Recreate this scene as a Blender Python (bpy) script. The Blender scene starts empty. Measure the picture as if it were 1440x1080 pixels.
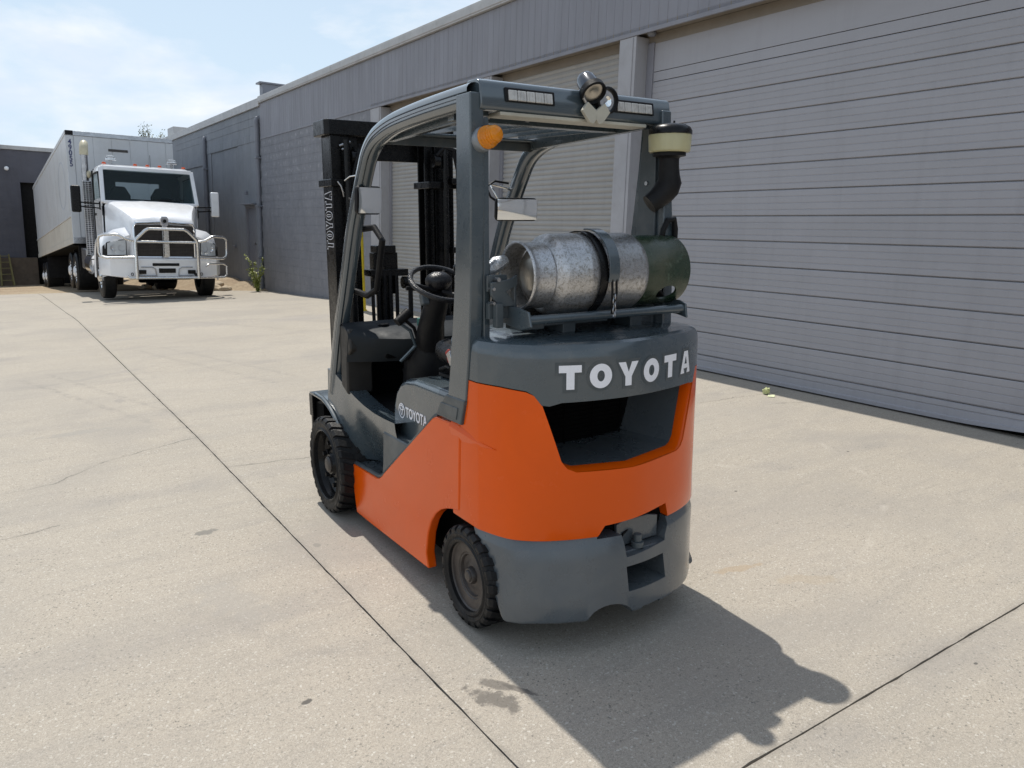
import bpy, bmesh, math, random
from mathutils import Vector, Matrix, Euler, noise
R = math.radians
PI = math.pi
random.seed(7)
S = bpy.context.scene
COL = S.collection

# ------------------------------------------------------------------ camera
F_PX, HY, VX, CH = 1090.0, 308.0, -38.0, 1.6
pitch = math.atan((540 - HY) / F_PX)
yaw = math.atan((720 - VX) / math.hypot(F_PX, 540 - HY))
cam = bpy.data.cameras.new('camera')
cam.sensor_width = 36.0
cam.lens = 36.0 * F_PX / 1440.0
cam.clip_start = 0.05
cam.clip_end = 3000
camo = bpy.data.objects.new('camera', cam)
COL.objects.link(camo)
camo.location = (0, 0, CH)
camo.rotation_euler = (R(90) - pitch, 0, -yaw)
S.camera = camo

# ------------------------------------------------------------------ light
S.view_settings.view_transform = 'Standard'
S.view_settings.look = 'None'
S.view_settings.exposure = 0.0
S.view_settings.gamma = 1.0
S.view_settings.use_curve_mapping = False
SUN = Vector((0.050, 0.485, 1.0)).normalized()
elev = math.asin(SUN.z)
azim = math.atan2(SUN.x, SUN.y)
sl = bpy.data.lights.new('sun', 'SUN')
sl.energy = 4.5
sl.angle = R(0.55)
sl.color = (1.0, 0.955, 0.88)
so = bpy.data.objects.new('sun', sl)
COL.objects.link(so)
so.rotation_euler = SUN.to_track_quat('Z', 'Y').to_euler()
so.location = (0, 0, 30)

W = bpy.data.worlds.new('World')
S.world = W
W.use_nodes = True
wn, wl = W.node_tree.nodes, W.node_tree.links
wn.clear()
wo = wn.new('ShaderNodeOutputWorld')
bg = wn.new('ShaderNodeBackground')
bg.inputs[1].default_value = 0.108
sky = wn.new('ShaderNodeTexSky')
sky.sky_type = 'NISHITA'
sky.sun_disc = False
sky.sun_elevation = elev
sky.sun_rotation = azim
sky.air_density = 1.0
sky.dust_density = 1.6
sky.ozone_density = 2.0
tc = wn.new('ShaderNodeTexCoord')
mp = wn.new('ShaderNodeMapping')
mp.inputs['Scale'].default_value = (1.0, 1.0, 2.6)
mp.inputs['Location'].default_value = (0.35, 0.1, 0.25)
wl.new(tc.outputs['Generated'], mp.inputs[0])
n1 = wn.new('ShaderNodeTexNoise')
n1.inputs['Scale'].default_value = 3.2
n1.inputs['Detail'].default_value = 9
n1.inputs['Roughness'].default_value = 0.56
n1.inputs['Distortion'].default_value = 0.25
wl.new(mp.outputs[0], n1.inputs['Vector'])
cr = wn.new('ShaderNodeValToRGB')
cr.color_ramp.elements[0].position = 0.45
cr.color_ramp.elements[0].color = (0, 0, 0, 1)
cr.color_ramp.elements[1].position = 0.60
cr.color_ramp.elements[1].color = (1, 1, 1, 1)
wl.new(n1.outputs[0], cr.inputs[0])
# inner shading of the clouds
n2 = wn.new('ShaderNodeTexNoise')
n2.inputs['Scale'].default_value = 7.5
n2.inputs['Detail'].default_value = 6
wl.new(mp.outputs[0], n2.inputs['Vector'])
cr2 = wn.new('ShaderNodeValToRGB')
cr2.color_ramp.elements[0].position = 0.42
cr2.color_ramp.elements[0].color = (7.6, 8.3, 9.6, 1)
cr2.color_ramp.elements[1].position = 0.62
cr2.color_ramp.elements[1].color = (9.4, 9.6, 9.8, 1)
wl.new(n2.outputs[0], cr2.inputs[0])
# thin high veil over the blue
mx0 = wn.new('ShaderNodeMix'); mx0.data_type = 'RGBA'
sepw = wn.new('ShaderNodeSeparateXYZ')
wl.new(tc.outputs['Generated'], sepw.inputs[0])
hz = wn.new('ShaderNodeMapRange')       # haze and cloud thin out towards the zenith
hz.inputs[1].default_value = 0.10; hz.inputs[2].default_value = 0.75
hz.inputs[3].default_value = 1.0; hz.inputs[4].default_value = 0.42
wl.new(sepw.outputs[2], hz.inputs[0])
hv = wn.new('ShaderNodeMath'); hv.operation = 'MULTIPLY'; hv.inputs[1].default_value = 0.85
wl.new(hz.outputs[0], hv.inputs[0]); wl.new(hv.outputs[0], mx0.inputs[0])
wl.new(sky.outputs[0], mx0.inputs[6])
mx0.inputs[7].default_value = (6.7, 8.2, 9.6, 1)
mx = wn.new('ShaderNodeMix'); mx.data_type = 'RGBA'
fm = wn.new('ShaderNodeMath'); fm.operation = 'MULTIPLY'; fm.inputs[1].default_value = 0.85
fm0 = wn.new('ShaderNodeMath'); fm0.operation = 'MULTIPLY'
wl.new(cr.outputs[0], fm0.inputs[0]); wl.new(hz.outputs[0], fm0.inputs[1])
wl.new(fm0.outputs[0], fm.inputs[0])
wl.new(fm.outputs[0], mx.inputs[0])
wl.new(mx0.outputs[2], mx.inputs[6])
wl.new(cr2.outputs[0], mx.inputs[7])
wl.new(mx.outputs[2], bg.inputs[0])
wl.new(bg.outputs[0], wo.inputs[0])

# ------------------------------------------------------------------ materials
MATS = {}

def _noise(nt, vec, scale, detail=4, rough=0.55, dist=0.0):
    n = nt.nodes.new('ShaderNodeTexNoise')
    n.inputs['Scale'].default_value = scale
    n.inputs['Detail'].default_value = detail
    n.inputs['Roughness'].default_value = rough
    n.inputs['Distortion'].default_value = dist
    if vec is not None:
        nt.links.new(vec, n.inputs['Vector'])
    return n.outputs[0]

def _math(nt, op, a, b=None, c=None, clamp=False):
    m = nt.nodes.new('ShaderNodeMath')
    m.operation = op
    m.use_clamp = clamp
    for i, v in enumerate((a, b, c)):
        if v is None: continue
        if isinstance(v, (int, float)): m.inputs[i].default_value = v
        else: nt.links.new(v, m.inputs[i])
    return m.outputs[0]

def _range(nt, v, a, b, c=0.0, d=1.0):
    m = nt.nodes.new('ShaderNodeMapRange')
    m.inputs[1].default_value = a; m.inputs[2].default_value = b
    m.inputs[3].default_value = c; m.inputs[4].default_value = d
    nt.links.new(v, m.inputs[0])
    return m.outputs[0]

def _mix(nt, f, a, b, mode='MIX'):
    m = nt.nodes.new('ShaderNodeMix'); m.data_type = 'RGBA'; m.blend_type = mode
    if isinstance(f, (int, float)): m.inputs[0].default_value = f
    else: nt.links.new(f, m.inputs[0])
    for i, v in ((6, a), (7, b)):
        if isinstance(v, tuple): m.inputs[i].default_value = (*v[:3], 1)
        else: nt.links.new(v, m.inputs[i])
    return m.outputs[2]

def _base(name):
    m = bpy.data.materials.new(name)
    m.use_nodes = True
    nt = m.node_tree
    p = nt.nodes['Principled BSDF']
    t = nt.nodes.new('ShaderNodeTexCoord')
    return m, nt, p, t.outputs['Object']

def paint(name, col, rough=0.4, metal=0.0, coat=0.0, var=0.12, vs=3.0, dirt=None, damt=0.0, ds=6.0, bump=0.0, bs=60.0,
          rv=0.1, spec=0.5, stretch=None, speck=0.0, world=False, streak=0.0):
    """painted / plastic / metal surface with uneven colour, gloss and a little grime"""
    if name in MATS: return MATS[name]
    m, nt, p, oc = _base(name)
    if world: oc = nt.nodes.new('ShaderNodeNewGeometry').outputs['Position']
    vec = oc
    if stretch:
        mm = nt.nodes.new('ShaderNodeMapping'); mm.inputs['Scale'].default_value = stretch
        nt.links.new(oc, mm.inputs[0]); vec = mm.outputs[0]
    nz = _noise(nt, vec, vs, 5)
    lo = tuple(c * (1 - var) for c in col); hi = tuple(min(1, c * (1 + var)) for c in col)
    f = _range(nt, nz, 0.3, 0.7)
    c = _mix(nt, f, lo, hi)
    if damt > 0:
        dz = _noise(nt, vec, ds, 7, 0.65, 0.4)
        df = _math(nt, 'MULTIPLY', _range(nt, dz, 0.48, 0.72), damt, clamp=True)
        c = _mix(nt, df, c, dirt or (0.2, 0.17, 0.13))
    if streak > 0:      # rain streaks and scuffs running down the wall
        sm_ = nt.nodes.new('ShaderNodeMapping'); sm_.inputs['Scale'].default_value = (5.0, 5.0, 0.35); nt.links.new(oc, sm_.inputs[0])
        s1 = _range(nt, _noise(nt, sm_.outputs[0], 1.3, 7, .7, .3), .50, .72)
        c = _mix(nt, _math(nt, 'MULTIPLY', s1, streak, clamp=True), c, tuple(v * .62 for v in col))
        s2 = _math(nt, 'MULTIPLY', _range(nt, _noise(nt, oc, 6.5, 6, .75, .5), .62, .72), _range(nt, _noise(nt, oc, .8, 2), .5, .62), clamp=True)
        c = _mix(nt, _math(nt, 'MULTIPLY', s2, streak * .9, clamp=True), c, tuple(min(1, v * 1.5) for v in col))
    if speck > 0:
        sz = _noise(nt, oc, 180, 2)
        c = _mix(nt, _math(nt, 'MULTIPLY', _range(nt, sz, 0.62, 0.7), speck, clamp=True), c, (0.3, 0.28, 0.25))
    nt.links.new(c, p.inputs['Base Color'])
    r2 = _noise(nt, vec, vs * 4.3, 6, 0.6)
    nt.links.new(_range(nt, r2, 0.3, 0.7, max(0.02, rough - rv), min(1, rough + rv)), p.inputs['Roughness'])
    p.inputs['Metallic'].default_value = metal
    p.inputs['Specular IOR Level'].default_value = spec
    p.inputs['Coat Weight'].default_value = coat
    p.inputs['Coat Roughness'].default_value = 0.13
    if bump > 0:
        b = nt.nodes.new('ShaderNodeBump')
        b.inputs['Strength'].default_value = bump
        b.inputs['Distance'].default_value = 0.01
        nt.links.new(_noise(nt, oc, bs, 5, 0.6), b.inputs['Height'])
        nt.links.new(b.outputs[0], p.inputs['Normal'])
    MATS[name] = m
    return m

GREY = paint('charcoal_blue_paint', (0.050, 0.068, 0.080), 0.28, coat=0.75, var=0.10, vs=2.5, dirt=(0.15, 0.15, 0.14), damt=0.22, ds=5, bump=0.05, bs=45, rv=0.09)
GREYG = paint('charcoal_blue_gloss', (0.050, 0.068, 0.080), 0.22, coat=1.0, spec=0.7, var=0.08, vs=2.5, dirt=(0.12, 0.12, 0.11), damt=0.15, ds=5, rv=0.06)
GREYM = paint('charcoal_blue_paint_worn', (0.050, 0.064, 0.072), 0.46, coat=0.25, var=0.14, vs=4, dirt=(0.17, 0.165, 0.155), damt=0.3, ds=8, bump=0.08, bs=70, rv=0.1)
CAST = paint('cast_counterweight_grey', (0.072, 0.085, 0.095), 0.30, coat=0.6, var=0.10, vs=2.5, dirt=(0.17, 0.165, 0.15), damt=0.3, ds=3.5, bump=0.10, bs=22, rv=0.1)
ORANGE = paint('orange_gloss_paint', (0.74, 0.094, 0.001), 0.22, coat=0.35, spec=0.15, var=0.05, vs=2.0, dirt=(0.60, 0.07, 0.004), damt=0.25, ds=4, bump=0.012, bs=9, rv=0.07)
BLACK = paint('black_gloss_enamel', (0.005, 0.005, 0.0055), 0.28, coat=0.04, spec=0.22, var=0.3, vs=9, dirt=(0.025, 0.023, 0.02), damt=0.2, ds=14, rv=0.13)
BLACKM = paint('black_matt_plastic', (0.009, 0.009, 0.010), 0.5, spec=0.18, var=0.25, vs=8, dirt=(0.035, 0.032, 0.028), damt=0.25, ds=12, bump=0.1, bs=150)
SHADE_BLACK = paint('dark_cavity', (0.003, 0.003, 0.003), 0.95, spec=0.1, var=0.3, vs=5)  # near-black that paints the shade in recesses and under bodies
RUBBER = paint('tyre_rubber', (0.011, 0.011, 0.0115), 0.5, spec=0.22, var=0.25, vs=14, dirt=(0.05, 0.045, 0.04), damt=0.3, ds=10, bump=0.2, bs=120, rv=0.14)
DUSTY = paint('dusty_wheel_disc', (0.040, 0.033, 0.030), 0.42, var=0.22, vs=9, dirt=(0.085, 0.07, 0.06), damt=0.45, ds=12, bump=0.15, bs=60)
STEEL = paint('bare_steel', (0.42, 0.42, 0.43), 0.32, metal=1.0, var=0.15, vs=10, rv=0.12)
CHROME = paint('chrome', (0.72, 0.72, 0.73), 0.12, metal=1.0, var=0.06, vs=5, rv=0.06)
ALU = paint('polished_tube', (0.66, 0.65, 0.63), 0.24, metal=1.0, var=0.08, vs=7, rv=0.08)
CREAM = paint('cream_plastic', (0.50, 0.46, 0.33), 0.45, var=0.12, vs=8, dirt=(0.25, 0.2, 0.12), damt=0.4, ds=20)
BRACKET = paint('bracket_primer', (0.44, 0.42, 0.35), 0.5, var=0.1, vs=8, dirt=(0.2, 0.18, 0.14), damt=0.3)
WHITE = paint('truck_white_paint', (0.80, 0.81, 0.83), 0.22, coat=0.6, var=0.03, vs=2, dirt=(0.5, 0.48, 0.44), damt=0.25, ds=3, rv=0.06)
TRAILW = paint('trailer_white_panel', world=True, streak=0.18, col=(0.60, 0.62, 0.64), rough=0.42, var=0.05, vs=1.2, dirt=(0.45, 0.43, 0.39), damt=0.35, ds=1.5, rv=0.08)
TRAILC = paint('trailer_lower_band', world=True, streak=0.25, col=(0.62, 0.59, 0.52), rough=0.5, var=0.06, vs=1.2, dirt=(0.42, 0.37, 0.3), damt=0.4, ds=2)
LETTER = paint('white_vinyl_letter', (0.80, 0.80, 0.84), 0.3, var=0.03, vs=10)
OLIVE = paint('faded_yellow_ladder', (0.17, 0.145, 0.05), 0.6, var=.2, vs=4)
YELLOW = paint('yellow_safety_paint', (0.62, 0.47, 0.02), 0.5, var=0.1, vs=5, dirt=(0.25, 0.19, 0.05), damt=0.35, ds=9)
NAVY = paint('blue_number_vinyl', (0.03, 0.04, 0.13), 0.4, var=0.1)
REDP = paint('red_plastic', (0.35, 0.03, 0.02), 0.4)
TEAL = paint('teal_plastic', (0.05, 0.17, 0.15), 0.5)
SEAT = paint('black_vinyl_seat', (0.010, 0.010, 0.012), 0.30, spec=0.4, var=0.2, vs=8, bump=0.3, bs=140, rv=0.1)
DOORM = paint('roller_door_grey', world=True, streak=0.2, col=(0.315, 0.314, 0.338), rough=0.5, var=0.04, vs=1.3, dirt=(0.24, 0.24, 0.25), damt=0.3, ds=1.1, stretch=(1, .4, 1.5), rv=0.08)
DOORF = paint('roller_door_pale', world=True, streak=0.3, col=(0.315, 0.308, 0.298), rough=0.55, var=0.04, vs=1.3, dirt=(0.22, 0.21, 0.2), damt=0.3, ds=2, stretch=(1, .5, 1.5), rv=0.06)
FASCIA = paint('grey_fascia_metal', world=True, streak=0.35, col=(0.215, 0.217, 0.245), rough=0.55, var=0.05, vs=0.8, dirt=(0.17, 0.17, 0.18), damt=0.35, ds=1.5, stretch=(1, 1.5, 0.3))
SOFFIT = paint('brown_soffit', (0.20, 0.175, 0.145), 0.7, var=0.12, vs=3)
TRIMM = paint('pale_coping', world=True, streak=0.4, col=(0.42, 0.42, 0.42), rough=0.5, var=0.1, vs=3, dirt=(0.24, 0.23, 0.21), damt=0.3)
PILLAR = paint('pillar_paint', world=True, streak=0.4, col=(0.34, 0.34, 0.36), rough=0.55, var=0.06, vs=2, dirt=(0.22, 0.21, 0.2), damt=0.3, ds=5, bump=0.1, bs=40)
BLOCK = paint('painted_block', world=True, streak=0.4, col=(0.185, 0.19, 0.212), rough=0.7, var=0.08, vs=1.5, dirt=(0.30, 0.30, 0.31), damt=0.28, ds=4, bump=0.45, bs=45)
def _efflor(m):
    nt = m.node_tree; p = nt.nodes['Principled BSDF']; src = p.inputs['Base Color'].links[0].from_socket
    g = nt.nodes.new('ShaderNodeNewGeometry').outputs['Position']
    mm = nt.nodes.new('ShaderNodeMapping'); mm.inputs['Scale'].default_value = (1, 1.4, 1); nt.links.new(g, mm.inputs[0])
    sp = nt.nodes.new('ShaderNodeSeparateXYZ'); nt.links.new(g, sp.inputs[0])
    saw = _math(nt, 'FRACT', _math(nt, 'DIVIDE', _math(nt, 'ADD', sp.outputs[2], .05), .19))
    ln = _range(nt, _math(nt, 'ABSOLUTE', _math(nt, 'SUBTRACT', saw, .5)), .12, .3, 1, 0)
    nz = _range(nt, _noise(nt, mm.outputs[0], 5.0, 6, .75), .52, .66)
    hz_ = _range(nt, sp.outputs[2], 1.4, 2.6)
    f = _math(nt, 'MULTIPLY', _math(nt, 'MULTIPLY', ln, nz), _math(nt, 'MULTIPLY', hz_, .5), clamp=True)
    nt.links.new(_mix(nt, f, src, (0.42, 0.42, 0.44)), p.inputs['Base Color'])
_efflor(BLOCK)
BLOCKB = paint('painted_block_blue', world=True, streak=0.5, col=(0.205, 0.220, 0.245), rough=0.7, var=0.10, vs=0.9, dirt=(0.155, 0.16, 0.17), damt=0.4, ds=1.6, bump=0.4, bs=30)
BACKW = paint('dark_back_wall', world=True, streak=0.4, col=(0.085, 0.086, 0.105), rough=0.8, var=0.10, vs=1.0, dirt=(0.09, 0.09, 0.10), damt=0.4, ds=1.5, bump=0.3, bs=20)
BROWNW = paint('brown_dock_base', world=True, streak=0.4, col=(0.12, 0.09, 0.065), rough=0.85, var=0.25, vs=2, dirt=(0.06, 0.05, 0.04), damt=0.5, ds=3, bump=0.3, bs=20)
PIPE = paint('painted_pipe', (0.17, 0.18, 0.21), 0.45, var=0.1)
ROCK = paint('pale_rock', (0.42, 0.34, 0.24), 0.85, var=0.2, vs=6, bump=0.4, bs=20)
AMBERB = paint('amber_base', (0.22, 0.24, 0.26), 0.35, metal=.3)
WIRE = paint('thin_white_wire', (0.6, 0.6, 0.6), 0.4)
BAG = paint('crumpled_foil', (0.55, 0.58, 0.62), 0.3, metal=0.6, var=0.2, vs=20, bump=0.8, bs=40)

def glass(name, col, rough=0.05, trans=0.0, alpha=1.0, emis=None, ior=1.45):
    m, nt, p, oc = _base(name)
    nz = _noise(nt, oc, 12, 3)
    nt.links.new(_mix(nt, _range(nt, nz, .3, .7), tuple(c * .9 for c in col), col), p.inputs['Base Color'])
    p.inputs['Roughness'].default_value = rough
    p.inputs['Transmission Weight'].default_value = trans
    p.inputs['IOR'].default_value = ior
    return m

AMBER = glass('amber_lens', (0.95, 0.33, 0.005), 0.10, 0.35)
AMBERI = paint('amber_core', (0.75, 0.30, 0.02), 0.3, coat=.5)
LENS = glass('clear_lens', (0.92, 0.95, 0.97), 0.05, 0.85)
LAMPCOL = paint('lamp_cluster_lens', (0.46, 0.45, 0.43), 0.18, var=0.18, vs=40, coat=.6, dirt=(0.25, 0.24, 0.22), damt=0.4, ds=60)
BOWL = glass('yellowed_bowl', (0.75, 0.70, 0.42), 0.28, 0.45)
WINDSH = glass('tinted_windscreen', (0.30, 0.40, 0.43), 0.02, 0.92, ior=1.1)
MIRROR = paint('mirror_glass', (0.80, 0.82, 0.82), 0.03, metal=1.0, var=0.02, rv=0.01)
MIRROR_PALE = paint('pale_mirror_glass', (0.86, 0.87, 0.87), 0.06, metal=0.72, var=0.04, rv=0.02)  # part-diffuse and pale: a brighter reflection put into the glass colour
HEADL = glass('headlamp_glass', (0.75, 0.8, 0.85), 0.06, 0.35)
MARK = glass('orange_marker_lens', (0.75, 0.12, 0.03), 0.25, 0.2)

def make_tank_mat(name, base, chip, amt, rough, metal, vs=26):
    m, nt, p, oc = _base(name)
    a = _noise(nt, oc, vs, 9, 0.72, 0.6)
    b = _noise(nt, oc, vs * 3.4, 6, 0.7)
    cst = _noise(nt, oc, 5, 4)
    f = _range(nt, _math(nt, 'ADD', _math(nt, 'MULTIPLY', a, 0.6), _math(nt, 'MULTIPLY', b, 0.4)), 0.5 + (0.06 if metal == 0 else 0), 0.56 + (0.06 if metal == 0 else 0))
    c = _mix(nt, _math(nt, 'MULTIPLY', f, amt), base, chip)
    c = _mix(nt, _range(nt, cst, .4, .75, 0, .35), c, (0.20, 0.17, 0.12))
    sm = nt.nodes.new('ShaderNodeTexVoronoi'); sm.inputs['Scale'].default_value = 95
    nt.links.new(oc, sm.inputs['Vector'])
    pits = _range(nt, sm.outputs[0], 0.10, 0.24, 1, 0)
    msk = _math(nt, 'MULTIPLY', _math(nt, 'MULTIPLY', pits, .7), _range(nt, _noise(nt, oc, 13, 3), .5, .62), clamp=True)
    sg = nt.nodes.new('ShaderNodeMapping'); sg.inputs['Scale'].default_value = (40, 4, 4); nt.links.new(oc, sg.inputs[0])
    c = _mix(nt, _range(nt, _noise(nt, sg.outputs[0], 2.2, 6, .7, .4), .58, .7, 0, .45), c, tuple(min(1, v * 1.5) for v in base))
    c = _mix(nt, msk, c, (0.05, 0.045, 0.04))
    nt.links.new(c, p.inputs['Base Color'])
    nt.links.new(_range(nt, b, .3, .7, rough - .1, rough + .15), p.inputs['Roughness'])
    p.inputs['Metallic'].default_value = metal
    bp = nt.nodes.new('ShaderNodeBump'); bp.inputs['Strength'].default_value = 0.35; bp.inputs['Distance'].default_value = 0.004
    nt.links.new(a, bp.inputs['Height']); nt.links.new(bp.outputs[0], p.inputs['Normal'])
    return m
TANKM = make_tank_mat('scuffed_aluminium', (0.52, 0.52, 0.53), (0.21, 0.195, 0.17), 0.75, 0.30, 0.8, 75)
TANKG = make_tank_mat('scratched_green_paint', (0.006, 0.026, 0.012), (0.20, 0.27, 0.20), 0.42, 0.28, 0.0, 17)
DISC = paint('dull_aluminium_dome', (0.46, 0.43, 0.38), 0.33, metal=0.9, var=0.1, vs=6, dirt=(0.25, .18, .1), damt=.4)

# concrete with stains, cracks and scuffs where they lie on the ground (world metres)
def seg_dist(nt, x, y, ax, ay, bx, by):
    dx, dy = bx - ax, by - ay
    L2 = dx * dx + dy * dy
    u = _math(nt, 'SUBTRACT', x, ax); v = _math(nt, 'SUBTRACT', y, ay)
    t = _math(nt, 'ADD', _math(nt, 'MULTIPLY', u, dx / L2), _math(nt, 'MULTIPLY', v, dy / L2), clamp=True)
    ex = _math(nt, 'SUBTRACT', u, _math(nt, 'MULTIPLY', t, dx))
    ey = _math(nt, 'SUBTRACT', v, _math(nt, 'MULTIPLY', t, dy))
    return _math(nt, 'SQRT', _math(nt, 'ADD', _math(nt, 'MULTIPLY', ex, ex), _math(nt, 'MULTIPLY', ey, ey)))

def blot(nt, x, y, cx, cy, rx, ry, ang, wob, wamt=0.6):
    c, s = math.cos(ang), math.sin(ang)
    u = _math(nt, 'SUBTRACT', x, cx); v = _math(nt, 'SUBTRACT', y, cy)
    a = _math(nt, 'ADD', _math(nt, 'MULTIPLY', u, c / rx), _math(nt, 'MULTIPLY', v, s / rx))
    b = _math(nt, 'ADD', _math(nt, 'MULTIPLY', u, -s / ry), _math(nt, 'MULTIPLY', v, c / ry))
    d = _math(nt, 'SQRT', _math(nt, 'ADD', _math(nt, 'MULTIPLY', a, a), _math(nt, 'MULTIPLY', b, b)))
    d = _math(nt, 'ADD', d, _math(nt, 'MULTIPLY', _math(nt, 'SUBTRACT', wob, 0.5), wamt * 4))
    return _range(nt, d, 0.75, 1.05, 1, 0)

def concrete():
    m, nt, p, _ = _base('yard_concrete')
    g = nt.nodes.new('ShaderNodeNewGeometry')
    pos = g.outputs['Position']
    sp = nt.nodes.new('ShaderNodeSeparateXYZ'); nt.links.new(pos, sp.inputs[0])
    X, Y = sp.outputs[0], sp.outputs[1]
    big = _noise(nt, pos, 0.35, 5, 0.55, 0.3)
    mid = _noise(nt, pos, 2.3, 7, 0.62, 0.5)
    mm = nt.nodes.new('ShaderNodeMapping'); mm.inputs['Scale'].default_value = (0.9, 4.5, 1)
    mm.inputs['Rotation'].default_value = (0, 0, R(8)); nt.links.new(pos, mm.inputs[0])
    broom = _noise(nt, mm.outputs[0], 1.6, 6, 0.6, 0.4)
    fine = _noise(nt, pos, 95, 4, 0.7)
    vf = _noise(nt, pos, 210, 2, 0.6)
    c = _mix(nt, _range(nt, big, .3, .7), (0.345, 0.308, 0.256), (0.420, 0.376, 0.314))
    c = _mix(nt, _range(nt, mid, .35, .72, 0, .5), c, (0.44, 0.385, 0.31))
    c = _mix(nt, _range(nt, broom, .5, .78, 0, .42), c, (0.25, 0.235, 0.215))
    def cells(sc):
        v = nt.nodes.new('ShaderNodeTexVoronoi'); v.inputs['Scale'].default_value = sc; nt.links.new(pos, v.inputs['Vector'])
        q = nt.nodes.new('ShaderNodeSeparateColor'); nt.links.new(v.outputs['Color'], q.inputs[0]); return q.outputs[0], q.outputs[1]
    ca, cb = cells(330); cc, cd = cells(150)
    c = _mix(nt, _range(nt, fine, .36, .64, .30, 0), c, (0.20, 0.185, 0.16))
    c = _mix(nt, _range(nt, ca, 0.0, .40, .55, 0), c, (0.17, 0.155, 0.135))
    c = _mix(nt, _range(nt, cb, .72, 1.0, 0, .50), c, (0.56, 0.52, 0.45))
    c = _mix(nt, _math(nt, 'MULTIPLY', _range(nt, cc, .0, .07, 1, 0), _range(nt, mid, .40, .62, .15, .85), clamp=True), c, (0.10, 0.095, 0.085))
    c = _mix(nt, _range(nt, cd, .95, 1.0, 0, .6), c, (0.60, 0.57, 0.51))
    br2 = nt.nodes.new('ShaderNodeMapping'); br2.inputs['Scale'].default_value = (3.0, 26.0, 1); br2.inputs['Rotation'].default_value = (0, 0, R(-6)); nt.links.new(pos, br2.inputs[0])
    c = _mix(nt, _range(nt, _noise(nt, br2.outputs[0], 1.5, 5, .65, .6), .52, .75, 0, .32), c, (0.235, 0.215, 0.185))
    pit = _noise(nt, pos, 26, 4, .7)
    c = _mix(nt, _range(nt, pit, .60, .72, 0, .4), c, (0.20, 0.185, 0.16))
    patch = _noise(nt, pos, 0.9, 3, 0.5, 0.8)
    c = _mix(nt, _range(nt, patch, .48, .68, 0, .45), c, (0.27, 0.25, 0.225))
    # dark pin holes
    vo = nt.nodes.new('ShaderNodeTexVoronoi'); vo.inputs['Scale'].default_value = 9; nt.links.new(pos, vo.inputs['Vector'])
    c = _mix(nt, _range(nt, vo.outputs[0], 0.018, 0.045, .8, 0), c, (0.09, 0.085, 0.08))
    # tyre scuffs, long faint arcs
    wv = nt.nodes.new('ShaderNodeTexWave'); wv.wave_type = 'RINGS'; wv.inputs['Scale'].default_value = 0.16
    wv.inputs['Distortion'].default_value = 3.0; wv.inputs['Detail'].default_value = 2
    nt.links.new(pos, wv.inputs['Vector'])
    sc = _math(nt, 'MULTIPLY', _range(nt, wv.outputs[0], .93, 1, 0, .35), _range(nt, mid, .42, .6), clamp=True)
    c = _mix(nt, sc, c, (0.24, 0.225, 0.21))
    # wobble for cracks
    wx = _math(nt, 'MULTIPLY', _math(nt, 'SUBTRACT', _noise(nt, pos, 7, 6, .7), .5), .10)
    wy = _math(nt, 'MULTIPLY', _math(nt, 'SUBTRACT', _noise(nt, pos, 5.3, 6, .7), .5), .12)
    XX = _math(nt, 'ADD', X, wx); YY = _math(nt, 'ADD', Y, wy)
    cracks = [(-1.2, 4.62, -.06, 5.30), (-.06, 5.30, .22, 5.36), (.22, 5.36, .55, 5.68), (.55, 5.68, 1.19, 5.97),
              (1.2, 5.10, 1.75, 5.0), (1.75, 5.0, 2.9, 4.85), (-1.0, 4.3, .18, 4.57), (5.0, 4.64, 6.1, 4.5), (5.7, 4.2, 6.1, 4.05)]
    dm = None
    for a in cracks:
        d = seg_dist(nt, XX, YY, *a)
        dm = d if dm is None else _math(nt, 'MINIMUM', dm, d)
    crk = _math(nt, 'MULTIPLY', _range(nt, dm, 0.002, 0.009, 1, 0), _range(nt, _noise(nt, pos, 3.1, 3), .36, .56, .08, .6), clamp=True)
    c = _mix(nt, crk, c, (0.05, 0.045, 0.04))
    jd = _math(nt, 'ABSOLUTE', _math(nt, 'SUBTRACT', X, _math(nt, 'SUBTRACT', 1.2, _math(nt, 'MULTIPLY', _math(nt, 'MAXIMUM', _math(nt, 'SUBTRACT', 6.0, Y), 0.0), .0115))))
    jd = _math(nt, 'MINIMUM', jd, _math(nt, 'ADD', _math(nt, 'ABSOLUTE', _math(nt, 'SUBTRACT', Y, 1.283)), _math(nt, 'MULTIPLY', _math(nt, 'LESS_THAN', X, 1.14), 5.0)))
    jf = _math(nt, 'MULTIPLY', _range(nt, jd, 0.0, .035, .55, 0), _range(nt, _noise(nt, pos, 11, 5, .7), .35, .65), clamp=True)
    c = _mix(nt, jf, c, (0.17, 0.155, 0.135))
    halo = _range(nt, dm, 0.0, 0.10, .12, 0)
    c = _mix(nt, halo, c, (0.2, 0.19, 0.17))
    wob = _noise(nt, pos, 14, 5, .65)
    wob2 = _noise(nt, pos, 32, 4, .7)
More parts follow.
